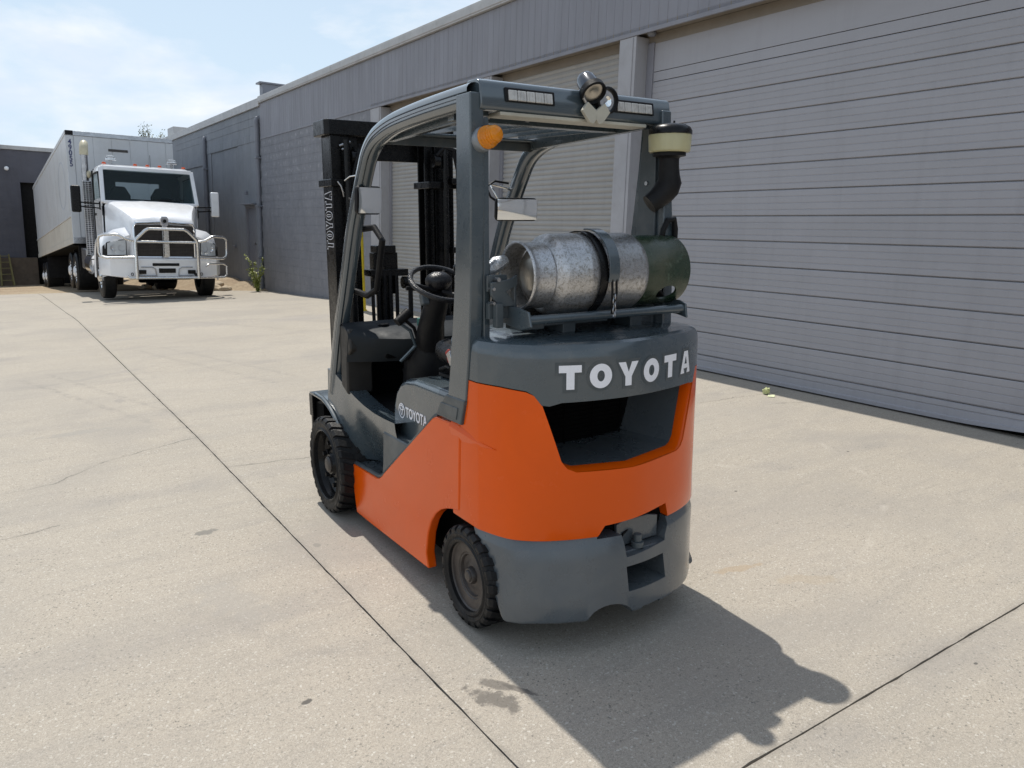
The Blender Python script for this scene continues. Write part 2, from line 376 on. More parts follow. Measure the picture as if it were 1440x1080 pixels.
    spots = [(1.27, 1.985, .045, .10, .5, (0.11, 0.10, 0.088), .8), (1.33, 2.05, .03, .07, .6, (0.11, 0.10, 0.088), .75), (1.38, 1.98, .015, .07, .5, (0.10, 0.09, 0.08), .75),
             (.745, 2.329, .022, .013, .2, (0.07, 0.065, 0.06), .9), (.817, 4.043, .055, .04, .2, (0.15, 0.145, 0.13), .75),
             (1.235, 3.555, .02, .03, 0, (0.20, 0.19, 0.17), .6), (2.758, 2.193, .13, .028, -.2, (0.34, 0.25, 0.15), .45), (2.93, 1.95, .16, .05, -.6, (0.36, 0.29, 0.20), .3),
             (.72, 3.2, .10, .25, .3, (0.30, 0.28, 0.25), .4), (.45, 6.6, .25, .07, .1, (0.26, 0.25, 0.23), .4), (1.55, 11.6, .5, .12, .3, (0.3, 0.28, 0.26), .35),
             (2.9, 12.6, .6, .35, 0, (0.27, 0.25, 0.23), .45), (4.5, 12.5, .9, .3, .1, (0.28, 0.26, 0.25), .35),
             (.28, 2.06, .012, .009, 0, (0.06, 0.055, 0.05), .9), (.2, 1.85, .02, .008, .5, (0.08, 0.075, 0.07), .8), (2.86, 1.17, .01, .007, 0, (0.08, 0.075, 0.07), .9),
             (3.6, 2.9, .012, .010, 0, (0.10, 0.09, 0.08), .9), (.9, 7.6, .04, .10, 0, (0.25, 0.23, 0.21), .5), (4.9, 3.0, .012, .01, 0, (.06, .05, .05), .9), (1.0, 9.0, .5, .06, .5, (.27, .25, .23), .4)]
    for i, (cx, cy, rx, ry, an, col, st) in enumerate(spots):
        f = blot(nt, X, Y, cx, cy, rx, ry, an, wob if rx > .03 else wob2, .7 if rx > .03 else .25)
        c = _mix(nt, _math(nt, 'MULTIPLY', f, st), c, col)
    # faint rubber marks and drag lines
    for (a, w_, st) in (((.2, 9.2, 1.0, 6.6), .05, .5), ((.45, 9.4, 1.25, 6.7), .04, .45), ((1.5, 10.5, 2.3, 7.6), .06, .4), ((1.8, 10.6, 2.6, 7.8), .05, .4), ((2.4, 13.5, 3.6, 11.5), .12, .35),
                        ((.75, 2.75, 1.08, 2.45), .05, .35), ((.55, 3.25, .80, 2.75), .06, .3), ((-.6, 8.4, 1.1, 8.9), .07, .3), ((-1.5, 6.9, .6, 7.3), .06, .3), ((2.9, 5.6, 4.6, 6.3), .08, .3), ((3.3, 4.2, 4.9, 3.4), .07, .25), ((3.0, 7.5, 5.2, 8.6), .10, .3)):
        d = seg_dist(nt, XX, YY, *a)
        f = _math(nt, 'MULTIPLY', _range(nt, d, w_ * .3, w_, st, 0), _range(nt, _noise(nt, pos, 9, 6, .75), .42, .6), clamp=True)
        c = _mix(nt, f, c, (0.22, 0.205, 0.185))
    oi = nt.nodes.new('ShaderNodeObjectInfo')
    c = _mix(nt, _range(nt, oi.outputs['Random'], 0, 1, 0, .14), c, (0.26, 0.24, 0.21))
    # pale scratches right of the truck
    for a in ((4.5, 2.6, 5.1, 3.5), (3.9, 3.3, 4.4, 2.6), (5.2, 3.3, 5.45, 3.75), (3.3, 1.9, 4.1, 2.25)):
        d = seg_dist(nt, XX, YY, *a)
        f = _math(nt, 'MULTIPLY', _range(nt, d, .004, .03, .22, 0), _range(nt, mid, .45, .65), clamp=True)
        c = _mix(nt, f, c, (0.62, 0.57, 0.5))
    nt.links.new(c, p.inputs['Base Color'])
    p.inputs['Roughness'].default_value = 0.88
    p.inputs['Specular IOR Level'].default_value = 0.25
    h = _math(nt, 'ADD', _math(nt, 'MULTIPLY', fine, .5), _math(nt, 'MULTIPLY', ca, .35))
    h = _math(nt, 'SUBTRACT', h, _math(nt, 'MULTIPLY', crk, 2.0))
    b = nt.nodes.new('ShaderNodeBump'); b.inputs['Strength'].default_value = .3; b.inputs['Distance'].default_value = .0012
    nt.links.new(h, b.inputs['Height']); nt.links.new(b.outputs[0], p.inputs['Normal'])
    return m
CONC = concrete()

def dirt_mat():
    m, nt, p, oc = _base('brown_dirt')
    a = _noise(nt, oc, 1.1, 6, .6); b = _noise(nt, oc, 14, 6, .7)
    c = _mix(nt, _range(nt, a, .35, .65), (0.30, 0.22, 0.14), (0.42, 0.34, 0.23))
    c = _mix(nt, _range(nt, b, .4, .65, 0, .6), c, (0.15, 0.11, 0.075))
    nt.links.new(c, p.inputs['Base Color']); p.inputs['Roughness'].default_value = .95
    bp = nt.nodes.new('ShaderNodeBump'); bp.inputs['Strength'].default_value = .8; bp.inputs['Distance'].default_value = .05
    nt.links.new(b, bp.inputs['Height']); nt.links.new(bp.outputs[0], p.inputs['Normal'])
    return m
DIRT = dirt_mat()

def leaf_mat(name, a, b):
    m, nt, p, oc = _base(name)
    nt.links.new(_mix(nt, _range(nt, _noise(nt, oc, 9, 3), .35, .65), a, b), p.inputs['Base Color'])
    p.inputs['Roughness'].default_value = .55
    p.inputs['Transmission Weight'].default_value = 0.0
    return m
LEAF = leaf_mat('weed_leaf', (0.14, 0.18, 0.03), (0.32, 0.34, 0.07))
LEAFT = leaf_mat('tree_leaf', (0.05, 0.075, 0.025), (0.10, 0.12, 0.05))
BARK = paint('bark', (0.12, 0.09, 0.06), 0.9, var=.2, vs=8)

# ------------------------------------------------------------------ mesh helpers
class MB:
    def __init__(s): s.b = bmesh.new()
    def _cube(s, M):
        vs = [s.b.verts.new(M @ Vector(c)) for c in ((-1, -1, -1), (1, -1, -1), (1, 1, -1), (-1, 1, -1), (-1, -1, 1), (1, -1, 1), (1, 1, 1), (-1, 1, 1))]
        for f in ((0, 3, 2, 1), (4, 5, 6, 7), (0, 1, 5, 4), (1, 2, 6, 5), (2, 3, 7, 6), (3, 0, 4, 7)):
            s.b.faces.new([vs[i] for i in f])
        return s
    def box(s, x0, x1, y0, y1, z0, z1):
        return s._cube(Matrix.Translation(((x0 + x1) / 2, (y0 + y1) / 2, (z0 + z1) / 2)) @ Matrix.Diagonal((abs(x1 - x0) / 2, abs(y1 - y0) / 2, abs(z1 - z0) / 2, 1)))
    def obox(s, c, size, rot=(0, 0, 0)):
        return s._cube(Matrix.Translation(c) @ Euler(rot).to_matrix().to_4x4() @ Matrix.Diagonal((size[0] / 2, size[1] / 2, size[2] / 2, 1)))
    def bar(s, a, b, w, h, up=(0, 0, 1)):
        a, b = Vector(a), Vector(b); d = (b - a); L = d.length; d.normalize()
        u = Vector(up); r = d.cross(u)
        if r.length < 1e-4: r = d.cross(Vector((1, 0, 0)))
        r.normalize(); u = r.cross(d)
        M = Matrix((( r.x * w / 2, d.x * L / 2, u.x * h / 2, (a.x + b.x) / 2), (r.y * w / 2, d.y * L / 2, u.y * h / 2, (a.y + b.y) / 2), (r.z * w / 2, d.z * L / 2, u.z * h / 2, (a.z + b.z) / 2), (0, 0, 0, 1)))
        return s._cube(M)
    def tube(s, pts, r, seg=10, closed=False, cap=True, section=None, up=None):
        """sweep a circle (or a 2D section [(u,v)..]) along points; r may be a list"""
        pts = [Vector(p) for p in pts]; n = len(pts)
        rr = r if isinstance(r, (list, tuple)) else [r] * n
        if section is None: section = [(math.cos(2 * PI * k / seg), math.sin(2 * PI * k / seg)) for k in range(seg)]
        rings = []; prev = None
        for i, p in enumerate(pts):
            if closed: d = (pts[(i + 1) % n] - pts[i - 1])
            else: d = (pts[min(i + 1, n - 1)] - pts[max(i - 1, 0)])
            d.normalize()
            if up is not None: u = Vector(up)
            elif prev is None: u = Vector((0, 0, 1)) if abs(d.z) < .9 else Vector((1, 0, 0))
            else: u = prev
            a = d.cross(u)
            if a.length < 1e-5: a = d.orthogonal()
            a.normalize(); u = a.cross(d); u.normalize()
            if up is None: prev = u
            rings.append([s.b.verts.new(p + (a * cu + u * cv) * rr[i]) for cu, cv in section])
        m = len(section)
        for i in range(n if closed else n - 1):
            A, B = rings[i], rings[(i + 1) % n]
            for k in range(m):
                s.b.faces.new((A[k], A[(k + 1) % m], B[(k + 1) % m], B[k]))
        if cap and not closed:
            s.b.faces.new(rings[0][::-1]); s.b.faces.new(rings[-1])
        return s
    def cyl(s, a, b, r, seg=16, r2=None):
        return s.tube([a, b], [r, r if r2 is None else r2], seg)
    def prism(s, poly, ax, a, b):
        """poly: 2D points in the two other axes (order y,z / x,z / x,y), extruded along axis ax"""
        def mk(v, p):
            return Vector((v, p[0], p[1])) if ax == 0 else Vector((p[0], v, p[1])) if ax == 1 else Vector((p[0], p[1], v))
        A = [s.b.verts.new(mk(a, p)) for p in poly]; B = [s.b.verts.new(mk(b, p)) for p in poly]
        n = len(poly)
        s.b.faces.new(A[::-1]); s.b.faces.new(B)
        for i in range(n): s.b.faces.new((A[i], A[(i + 1) % n], B[(i + 1) % n], B[i]))
        return s
    def lathe(s, prof, o=(0, 0, 0), ax=(0, 0, 1), seg=32, closed=False):
        """prof: [(radius, along axis)]"""
        o = Vector(o); d = Vector(ax).normalized(); a = d.orthogonal().normalized(); b = d.cross(a)
        rings = []
        for r, t in prof:
            if r < 1e-5: rings.append([s.b.verts.new(o + d * t)])
            else: rings.append([s.b.verts.new(o + d * t + (a * math.cos(2 * PI * k / seg) + b * math.sin(2 * PI * k / seg)) * r) for k in range(seg)])
        m = len(rings)
        for i in range(m if closed else m - 1):
            A, B = rings[i], rings[(i + 1) % m]
            for k in range(seg):
                k2 = (k + 1) % seg
                if len(A) == 1 and len(B) == 1: continue
                if len(A) == 1: s.b.faces.new((A[0], B[k2], B[k]))
                elif len(B) == 1: s.b.faces.new((A[k], A[k2], B[0]))
                else: s.b.faces.new((A[k], A[k2], B[k2], B[k]))
        return s
    def grid(s, rows, close_u=False):
        V = [[s.b.verts.new(Vector(p)) for p in r] for r in rows]
        for i in range(len(V) - 1):
            n = len(V[i])
            for j in range(n if close_u else n - 1):
                s.b.faces.new((V[i][j], V[i][(j + 1) % n], V[i + 1][(j + 1) % n], V[i + 1][j]))
        return s
    def sphere(s, c, r, seg=16, rings=8, sc=(1, 1, 1)):
        M = Matrix.Translation(c) @ Matrix.Diagonal((r * sc[0], r * sc[1], r * sc[2], 1))
        bmesh.ops.create_uvsphere(s.b, u_segments=seg, v_segments=rings, radius=1, matrix=M)
        return s
    def mesh(s, name, smooth=35, normals=True):
        if normals: bmesh.ops.recalc_face_normals(s.b, faces=s.b.faces)
        me = bpy.data.meshes.new(name); s.b.to_mesh(me); s.b.free()
        if smooth:
            me.polygons.foreach_set('use_smooth', [True] * len(me.polygons))
            me.set_sharp_from_angle(angle=R(smooth))
        return me
    def obj(s, name, mat, parent=None, bevel=0, smooth=35, seg=2, normals=True, **props):
        me = s.mesh(name, smooth, normals)
        for m in (mat if isinstance(mat, (list, tuple)) else [mat]): me.materials.append(m)
        return link(name, me, parent, bevel, seg, **props)

def link(name, me, parent=None, bevel=0, seg=2, loc=None, rot=None, **props):
    o = bpy.data.objects.new(name, me); COL.objects.link(o)
    if parent: o.parent = parent
    if loc is not None: o.location = loc
    if rot is not None: o.rotation_euler = rot
    if bevel:
        b = o.modifiers.new('bevel', 'BEVEL'); b.width = bevel; b.segments = seg; b.limit_method = 'ANGLE'; b.angle_limit = R(32)
        b.harden_normals = True; b.use_clamp_overlap = True
    for k, v in props.items(): o[k] = v
    return o

def thing(name, label, cat, loc=(0, 0, 0), rot=(0, 0, 0), group=None):
    o = bpy.data.objects.new(name, None); COL.objects.link(o)
    o.empty_display_size = .1
    o.location = loc; o.rotation_euler = rot; o['label'] = label; o['category'] = cat
    if group: o['group'] = group
    return o

def holder(name, loc=(0, 0, 0), rot=(0, 0, 0), parent=None):
    o = bpy.data.objects.new(name, None); COL.objects.link(o); o.location = loc; o.rotation_euler = rot
    if parent: o.parent = parent
    return o

def kids(o): return [c for c in COL.objects if c.parent == o]

def copy_tree(o, parent=None, **kw):
    c = o.copy(); COL.objects.link(c); c.parent = parent
    for k, v in kw.items(): setattr(c, k, v)
    for ch in kids(o): copy_tree(ch, c)
    return c

def boolean(o, cutters):
    """cut with solid bmesh cutters, bake the result into the mesh"""
    tmp = []
    bev = [m for m in o.modifiers]
    for cb in cutters:
        me = cb.mesh('cutter', 0); co = bpy.data.objects.new('cutter', me); COL.objects.link(co)
        co.matrix_world = o.matrix_world if o.parent is None else Matrix()
        tmp.append(co)
    par = o.parent; o.parent = None
    for co in tmp:
        m = o.modifiers.new('cut', 'BOOLEAN'); m.operation = 'DIFFERENCE'; m.solver = 'EXACT'; m.object = co
    bpy.context.view_layer.update()
    dg = bpy.context.evaluated_depsgraph_get()
    me = bpy.data.meshes.new_from_object(o.evaluated_get(dg))
    o.modifiers.clear(); o.data = me; o.parent = par
    for co in tmp: bpy.data.objects.remove(co)
    me.polygons.foreach_set('use_smooth', [True] * len(me.polygons))
    me.set_sharp_from_angle(angle=R(28))
    return o

# ---- lettering: flat polygons, so that each stroke has its own edge
def letter_polys(ch, w=1.0, h=1.0, t=.28):
    """list of closed outlines (outer, holes) in 0..w, 0..h"""
    if ch == 'T':
        return [[(0, h), (0, h - t * .95), (w / 2 - t / 2, h - t * .95), (w / 2 - t / 2, 0), (w / 2 + t / 2, 0), (w / 2 + t / 2, h - t * .95), (w, h - t * .95), (w, h)]]
    if ch == 'O':
        n = 28
        a = [(w / 2 + w / 2 * 1.02 * math.cos(2 * PI * k / n), h / 2 + h / 2 * 1.02 * math.sin(2 * PI * k / n)) for k in range(n)]
        b = [(w / 2 + (w / 2 - t) * math.cos(2 * PI * k / n), h / 2 + (h / 2 - t * .85) * math.sin(2 * PI * k / n)) for k in range(n)]
        return [a, b[::-1]]
    if ch == 'Y':
        return [[(0, h), (t * 1.1, h), (w / 2, h * .58), (w - t * 1.1, h), (w, h), (w / 2 + t / 2, h * .38), (w / 2 + t / 2, 0), (w / 2 - t / 2, 0), (w / 2 - t / 2, h * .38)]]
    if ch == 'A':
        return [[(0, 0), (w / 2 - t * .55, h), (w / 2 + t * .55, h), (w, 0), (w - t * 1.05, 0), (w * .70, h * .22), (w * .30, h * .22), (t * 1.05, 0)],
                [(w * .37, h * .42), (w * .63, h * .42), (w * .5, h * .78)][::-1]]
    return []

def curve_mesh(name, splines, depth=0.0, holes=True):
    cu = bpy.data.curves.new(name, 'CURVE'); cu.dimensions = '2D'; cu.fill_mode = 'BOTH'; cu.extrude = depth
    for pl in splines:
        sp = cu.splines.new('POLY'); sp.points.add(len(pl) - 1); sp.use_cyclic_u = True
        for i, p in enumerate(pl): sp.points[i].co = (p[0], p[1], 0, 1)
    o = bpy.data.objects.new(name, cu); COL.objects.link(o)
    bpy.context.view_layer.update()
    me = bpy.data.meshes.new_from_object(o.evaluated_get(bpy.context.evaluated_depsgraph_get()))
    bpy.data.objects.remove(o); bpy.data.curves.remove(cu)
    return me

def font_mesh(name, text, size, depth=.001, offset=0.0, sx=1.0, align='CENTER'):
    cu = bpy.data.curves.new(name, 'FONT'); cu.body = text; cu.size = size; cu.extrude = depth; cu.offset = offset
    cu.align_x = align; cu.align_y = 'CENTER'
    o = bpy.data.objects.new(name, cu); COL.objects.link(o)
    bpy.context.view_layer.update()
    me = bpy.data.meshes.new_from_object(o.evaluated_get(bpy.context.evaluated_depsgraph_get()))
    bpy.data.objects.remove(o); bpy.data.curves.remove(cu)
    for v in me.vertices: v.co.x *= sx
    return me

def remap(me, fn):
    for v in me.vertices: v.co = fn(v.co)
    return me

def smoothstep(a, b, x):
    t = max(0, min(1, (x - a) / (b - a))); return t * t * (3 - 2 * t)

# ================================================================== GROUND
def gz(x, y):
    z = 0.0
    if y > 14.0:
        z = -0.030 * (y - 14.0) * smoothstep(13.0, 16.0, y)
    if y > 22.5:
        z -= 0.021 * (y - 22.5)
    if 14 < y: z -= .012 * max(0, x - 3.4) * smoothstep(14, 18, y)
    return z

JX, JY = 1.2, 1.283
def yedge(x):
    # far edge of the concrete
    pts = [(-60, 40), (-5, 27.5), (1.5, 24.0), (5.0, 21.6), (6.6, 19.2)]
    for (a, b), (c, d) in zip(pts, pts[1:]):
        if x <= c: return b + (d - b) * (x - a) / (c - a)
    return pts[-1][1]

def slab(x0, x1, y0, y1, jx0, jx1, jy0, jy1, name='concrete_slab'):
    """one cast slab; jagged arrises where it meets a joint"""
    b = MB()
    nx = max(2, int(min(60, (x1 - x0) / .35))); 
    ys = []; y = y0
    while y < y1 - 1e-4:
        ys.append(y); y += .06 if (abs(y) < 8 and (jx0 or jx1)) else .5
    ys.append(y1)
    xs = [x0 + (x1 - x0) * i / nx for i in range(nx + 1)]
    if jy0 or jy1:
        xs = []; x = x0
        while x < x1 - 1e-4:
            xs.append(x); x += .06 if x < 6 else .5
        xs.append(x1)
    rows = []
    for j, y in enumerate(ys):
        row = []
        for i, x in enumerate(xs):
            px, py = x, y
            if (i == 0 and jx0) or (i == len(xs) - 1 and jx1):
                n = noise.noise(Vector((x, y * 6, 1.3 + (i > 0)))) * .002 + max(0, noise.noise(Vector((x, y * 22, 9.1 + (i > 0)))) - .2) * .009
                px += n if i == 0 else -n
            if (j == 0 and jy0) or (j == len(ys) - 1 and jy1):
                n = noise.noise(Vector((x * 6, y, 4.3 + (j > 0)))) * .002 + max(0, noise.noise(Vector((x * 22, y, 7.1 + (j > 0)))) - .2) * .009
                py += n if j == 0 else -n
            if y < 6 and ((i == 0 and jx0) or (i == len(xs) - 1 and jx1)): px -= .0115 * (6 - y)
            if j == len(ys) - 1 and not jy1 and y > 15: py = yedge(x) + .05 * noise.noise(Vector((x, 0, 0)))
            elif y > 15: py = 15 + (y - 15) * (yedge(x) - 15) / (y1 - 15)
            row.append((px, py, gz(px, py)))
        rows.append(row)
    b.grid(rows)
    # skirts
    loop = rows[0] + [r[-1] for r in rows[1:]] + rows[-1][::-1][1:] + [r[0] for r in rows[::-1]][1:-1]
    b.grid([[p for p in loop], [(p[0], p[1], p[2] - .09) for p in loop]], close_u=True)
    bmesh.ops.remove_doubles(b.b, verts=b.b.verts, dist=1e-5)
    return b.obj(name, CONC, pavement, 0, 40)

pavement = holder('pavement'); pavement['kind'] = 'structure'
G = .0032
slab(JX + G, 6.55, JY + G, 15.5 + 9, True, False, True, False)
slab(JX + G, 6.55, -9.0, JY - G, True, False, False, True)
slab(-14.0, JX - G, -9.0, 40.0, False, True, False, False)

# earth under and beyond the concrete, large enough for the horizon
b = MB()
xs = [-600, -120, -40, -14, -8, -4, -2, 0, 1, 2, 3, 4, 4.6, 5.0, 5.4, 5.8, 6.2, 7, 20, 60, 600]
ys = [-600, -120, -30, -9, 0, 5, 10, 14, 15, 16, 17, 18, 18.6, 19.2, 19.8, 20.4, 21, 21.6, 22.2, 22.8, 23.5, 24.5, 26, 28, 30, 32, 34, 37.6, 45, 80, 200, 900]
rows = []
for y in ys:
    row = []
    for x in xs:
        z = gz(x, min(y, 45)) - .03
        inside = (-14 < x < 6.6 and -9 < y < yedge(x) - .2)
        if inside: z -= .04
        elif y < yedge(max(-60, min(x, 6.6))) + 0 : z -= 0
        bank = smoothstep(4.5, 5.7, x) * smoothstep(yedge(min(x, 6.6)) + .1, yedge(min(x, 6.6)) + 1.2, y) * (1 - smoothstep(32, 36, y))
        if x < 7: z = z * (1 - bank) + (-.10 + .08 * noise.noise(Vector((x * 2, y * 1.3, 0)))) * bank
        if abs(x) < 10 and 15 < y < 40 and not inside: z += .05 * noise.noise(Vector((x * 1.1, y * .9, 3)))
        row.append((x, y, z))
    rows.append(row)
b.grid(rows)
gr = b.obj('ground', DIRT, None, 0, 60); gr['kind'] = 'structure'

# ================================================================== WAREHOUSE (long building on the right)
BX = 6.1
LEAN = .035     # the yard falls away from the doors; walls are plumb to that
bl = thing('warehouse', 'long grey warehouse with roller doors and ribbed metal fascia', 'building', (BX, 0, 0), (0, LEAN, 0))
YB = -15.0
YF = 20.4
ZF0, ZF1 = 3.59, 4.42
# fascia panels, one per rib bay
y = YB; k = 0
pm = MB()
pw = .56
def fascia_panel_mesh():
    b = MB()
    prof = []
    n = 4
    rib = pw / n
    for i in range(n):
        o = i * rib
        prof += [(0.0, o), (0.0, o + rib - .012), (.003, o + rib - .009), (.003, o + rib - .003)]
    prof.append((0.0, pw - .0005))
    b.grid([[(x, yy, ZF0) for x, yy in prof], [(x, yy, ZF1) for x, yy in prof]])
    return b.mesh('fascia_panel', 20)
fp = fascia_panel_mesh(); fp.materials.append(FASCIA)
fs = holder('fascia', (0, 0, 0), parent=bl)
while y < YF - pw:
    link('fascia_panel', fp, fs, loc=(0, y, 0)); y += pw
MB().box(0, .02, y, YF, ZF0, ZF1).obj('fascia_panel', FASCIA, fs)
MB().box(.02, .5, YB, YF, ZF0 + .06, ZF1).obj('backing', FASCIA, fs)
MB().box(-.012, .012, YB, YF, ZF0 - .03, ZF0 + .012).obj('drip_edge', FASCIA, fs, .003)
# coping in lengths with joints
y = YB
while y < YF:
    e = min(y + 3.05, YF)
    b = MB(); b.box(-.05, .45, y, e - .006, ZF1 + .01, 4.585); b.box(-.062, -.05, y, e - .006, ZF1 + .035, 4.56)
    b.obj('coping_length', TRIMM, bl, .004); y = e
MB().box(.02, .4, YB, YF, ZF1, ZF1 + .01).obj('coping_strip', SOFFIT, bl)
# soffit
MB().box(.0, .26, YB, 13.75, ZF0 + .006, ZF0 + .05).obj('soffit', SOFFIT, bl)
MB().box(.19, .30, YB, 13.75, ZF0 - .10, ZF0 + .004).obj('door_head', SOFFIT, bl, .004)
# pillars
def pillar(y0, y1, kind=0):
    b = MB()
    if kind == 0:
        b.box(-.002, .30, y0, y1, -.3, ZF0 - .032)
        b.box(-.010, -.003, y0 + .045, y0 + .055, .0, ZF0 - .04)
    return b.obj('pillar', PILLAR, bl, .006)
pillar(6.73, 7.0)
pillar(9.66, 9.96)
pillar(13.30, 13.74)
pillar(-3.9, -3.6)
MB().box(.02, .26, 6.985, 7.02, 0, 3.55).obj('door_guide', DOORM, bl)
# guides
for y0, y1 in ((6.63, 6.728), (9.60, 9.658), (9.962, 10.02), (13.24, 13.298), (7.021, 7.07)):
    b = MB(); b.box(.17, .27, y0, y1, -.02, 3.5); b.obj('door_guide', FASCIA, bl, .004)

# door C : wide rolling door of broad ribbed panels
def wide_panel(h):
    b = MB()
    q = h / 4.0
    prof = [(.018, 0.0), (.018, .0045), (.003, .009), (.0, .014)]
    for i in range(1, 4):
        z = i * q
        prof += [(.0, z - .006), (.0042, z - .002), (.0042, z + .001), (.001, z + .006)]
    prof += [(.001, h - .010), (.006, h - .002)]
    b.grid([[(x, 0, z) for x, z in prof], [(x, 10.4, z) for x, z in prof]])
    me = b.mesh('door_panel', 25); me.materials.append(DOORM); return me
dc = holder('roller_door', (.19, -3.75, 0), parent=bl); dc['label'] = 'wide grey rolling door with a buckled bottom edge'
P = .2425
wp = wide_panel(P)
z = .165 - P + P
for i in range(12):
    if .18 + i * P + P > 3.12: break
    link('door_panel', wp, dc, loc=(random.uniform(-.0015, .0015), 0, .180 + i * P))
top0 = .180 + 12 * P
b = MB()
b.box(.001, .02, 0, 10.4, top0 + .004, top0 + .10); b.box(.001, .02, 0, 10.4, top0 + .106, ZF0 - .1)
b.obj('head_panel', DOORM, dc, .002)
# bottom panel with the lifted, dented corner near the camera
rows = []
prof = [(.004, .07), (-.010, .072), (-.012, .095), (.0, .10), (.0, .135), (.006, .138), (.006, .142), (0.0, .147), (.0, .172), (.012, .178)]
for px, pz in prof:
    row = []
    for i in range(105):
        yy = 10.4 * i / 104
        wy = yy - 3.75
        d = math.exp(-((wy - 2.15) / .55) ** 2) * .055 * (1 - (pz - .07) / .11)
        lift = -.035 * smoothstep(3.2, 2.0, wy) * (1 - (pz - .07) / .12)
        ou = -.035 * math.exp(-((wy - 2.3) / .5) ** 2) * (1 - (pz - .07) / .12)
        row.append((px + ou, yy, pz - .05 * (1 - (pz - .07) / .108) + lift * .3 + d))
    rows.append(row)
MB().grid(rows).obj('bottom_panel', DOORM, dc, 0, 25)
MB().box(-.02, .015, 0.0, 10.4, -.05, .0).obj('threshold', BLACKM, dc)
MB().box(.25, .6, -3.7, 6.7, -.4, 3.6).obj('interior_void', SHADE_BLACK, bl)
dc2 = copy_tree(dc, bl); dc2.location = (.19, -14.6, 0); dc2['label'] = 'wide grey rolling door beyond the near pillar'
# doors A and B : fine slats
sp_ = .0662
def slat_mesh(L):
    b = MB()
    n = 5
    prof = [(.004, 0), (.011, .002), (.011, .006)] + [(.011 - .013 * math.sin(PI * (i + 1) / (n + 1)), .006 + (sp_ - .008) * (i + 1) / (n + 1)) for i in range(n)] + [(.004, sp_ - .001)]
    b.grid([[(x, 0, z) for x, z in prof], [(x, L, z) for x, z in prof]])
    me = b.mesh('slat', 50); me.materials.append(DOORF); return me
for y0, y1, lab in ((7.07, 9.60, 'narrow slat rolling door behind the gas cylinder'), (10.02, 13.24, 'narrow slat rolling door behind the mast')):
    d = holder('shutter', (.20, y0, 0), parent=bl); d['label'] = lab
    sm = slat_mesh(y1 - y0)
    for i in range(52):
        link('slat', sm, d, loc=(random.uniform(-.001, .001), 0, .06 + i * sp_))
    MB().box(.0, .02, 0, y1 - y0, .0, .058).obj('bottom_bar', DOORM, d, .002)
    MB().box(.03, .05, 0, y1 - y0, -.05, 3.6).obj('backing', SHADE_BLACK, d)
# painted block wall between the doors and the older part: every block its own
bw = holder('block_wall', (0, 13.745, 0), parent=bl)
bm_ = MB(); bm_.box(.0, .12, .001, .3975, .002, .187); blk = bm_.mesh('block', 0); blk.materials.append(BLOCK)
bmh = MB(); bmh.box(.0, .12, .001, .1975, .002, .187); blkh = bmh.mesh('block', 0); blkh.materials.append(BLOCK)
nrow = 19
for r in range(nrow):
    z = ZF0 - .035 - .19 * (r + 1)
    off = -.2 if r % 2 else 0
    x = 0.0
    if r % 2:
        link('block', blkh, bw, loc=(random.uniform(-.0006, .0006), 0, z)); x = .2
    while x < 6.4 + .05:
        if x + .4 > 6.65: break
        link('block', blk, bw, loc=(random.uniform(-.0006, .0006), x, z)); x += .398
    if x < 6.6: link('block', blkh, bw, loc=(random.uniform(-.002, .003), x, z))
MB().box(.004, .3, -.0, 6.66, -.9, ZF0 + .05).obj('mortar', BLOCK, bw)
MB().box(.02, .3, 0, 6.66, -1.0, -.5).obj('footing', BLOCK, bw)
# ---- older block part
YO = 37.6
b = MB()
b.box(.02, .35, YF, YO, -1.6, 4.36)
ob = b.obj('old_block_wall', BLOCKB, bl)
cuts = [MB().box(-.1, .10, 21.12, 22.03, -.25, 1.94), MB().box(-.1, .045, 22.6, 25.55, -.1, 3.55), MB().box(-.1, .045, 26.6, 29.9, -.1, 3.25)]
boolean(ob, cuts)
# blocked-up bays read as recessed panels with a lintel course
b = MB()
for k in range(10): b.box(.008, .03, 20.8 + k * .59, 20.8 + k * .59 + .58, 3.56, 3.75)
b.obj('lintel_course', BLOCKB, bl, .004)
b = MB()
for k in range(7): b.box(.008, .03, 26.3 + k * .59, 26.3 + k * .59 + .58, 3.26, 3.44)
b.obj('lintel_course', BLOCKB, bl, .004)
for zz in (3.95, 4.15):
    MB().box(.012, .03, YF + .02, 30.5, zz, zz + .185).obj('block_course', BLOCKB, bl, .004)
y = YF
while y < YO:
    e = min(y + 2.4, YO)
    MB().box(-.04, .4, y + .004, e - .004, 4.362, 4.56).obj('coping_length', TRIMM, bl, .006); y = e
# side door
d = holder('side_door', (0, 0, 0), parent=bl)
MB().box(.085, .115, 21.17, 21.99, -.20, 1.90).obj('leaf', PIPE, d, .004)
b = MB(); b.box(.03, .119, 21.121, 21.168, -.2, 1.938); b.box(.03, .119, 21.992, 22.029, -.2, 1.938); b.box(.03, .119, 21.17, 21.99, 1.902, 1.938); b.obj('frame', FASCIA, d, .003)
MB().box(-.12, .02, 21.0, 22.1, 1.97, 2.01).obj('canopy', PIPE, d, .004)
MB().cyl((.07, 21.28, .95), (.03, 21.28, .95), .03, 12).obj('knob', STEEL, d)
b = MB(); b.box(-.05, .02, 21.75, 21.83, 2.25, 2.33); b.obj('door_light', PIPE, bl, .01)
b = MB(); b.box(-.03, .02, 23.1, 23.3, .8, .86); b.obj('tap', PIPE, bl, .01)
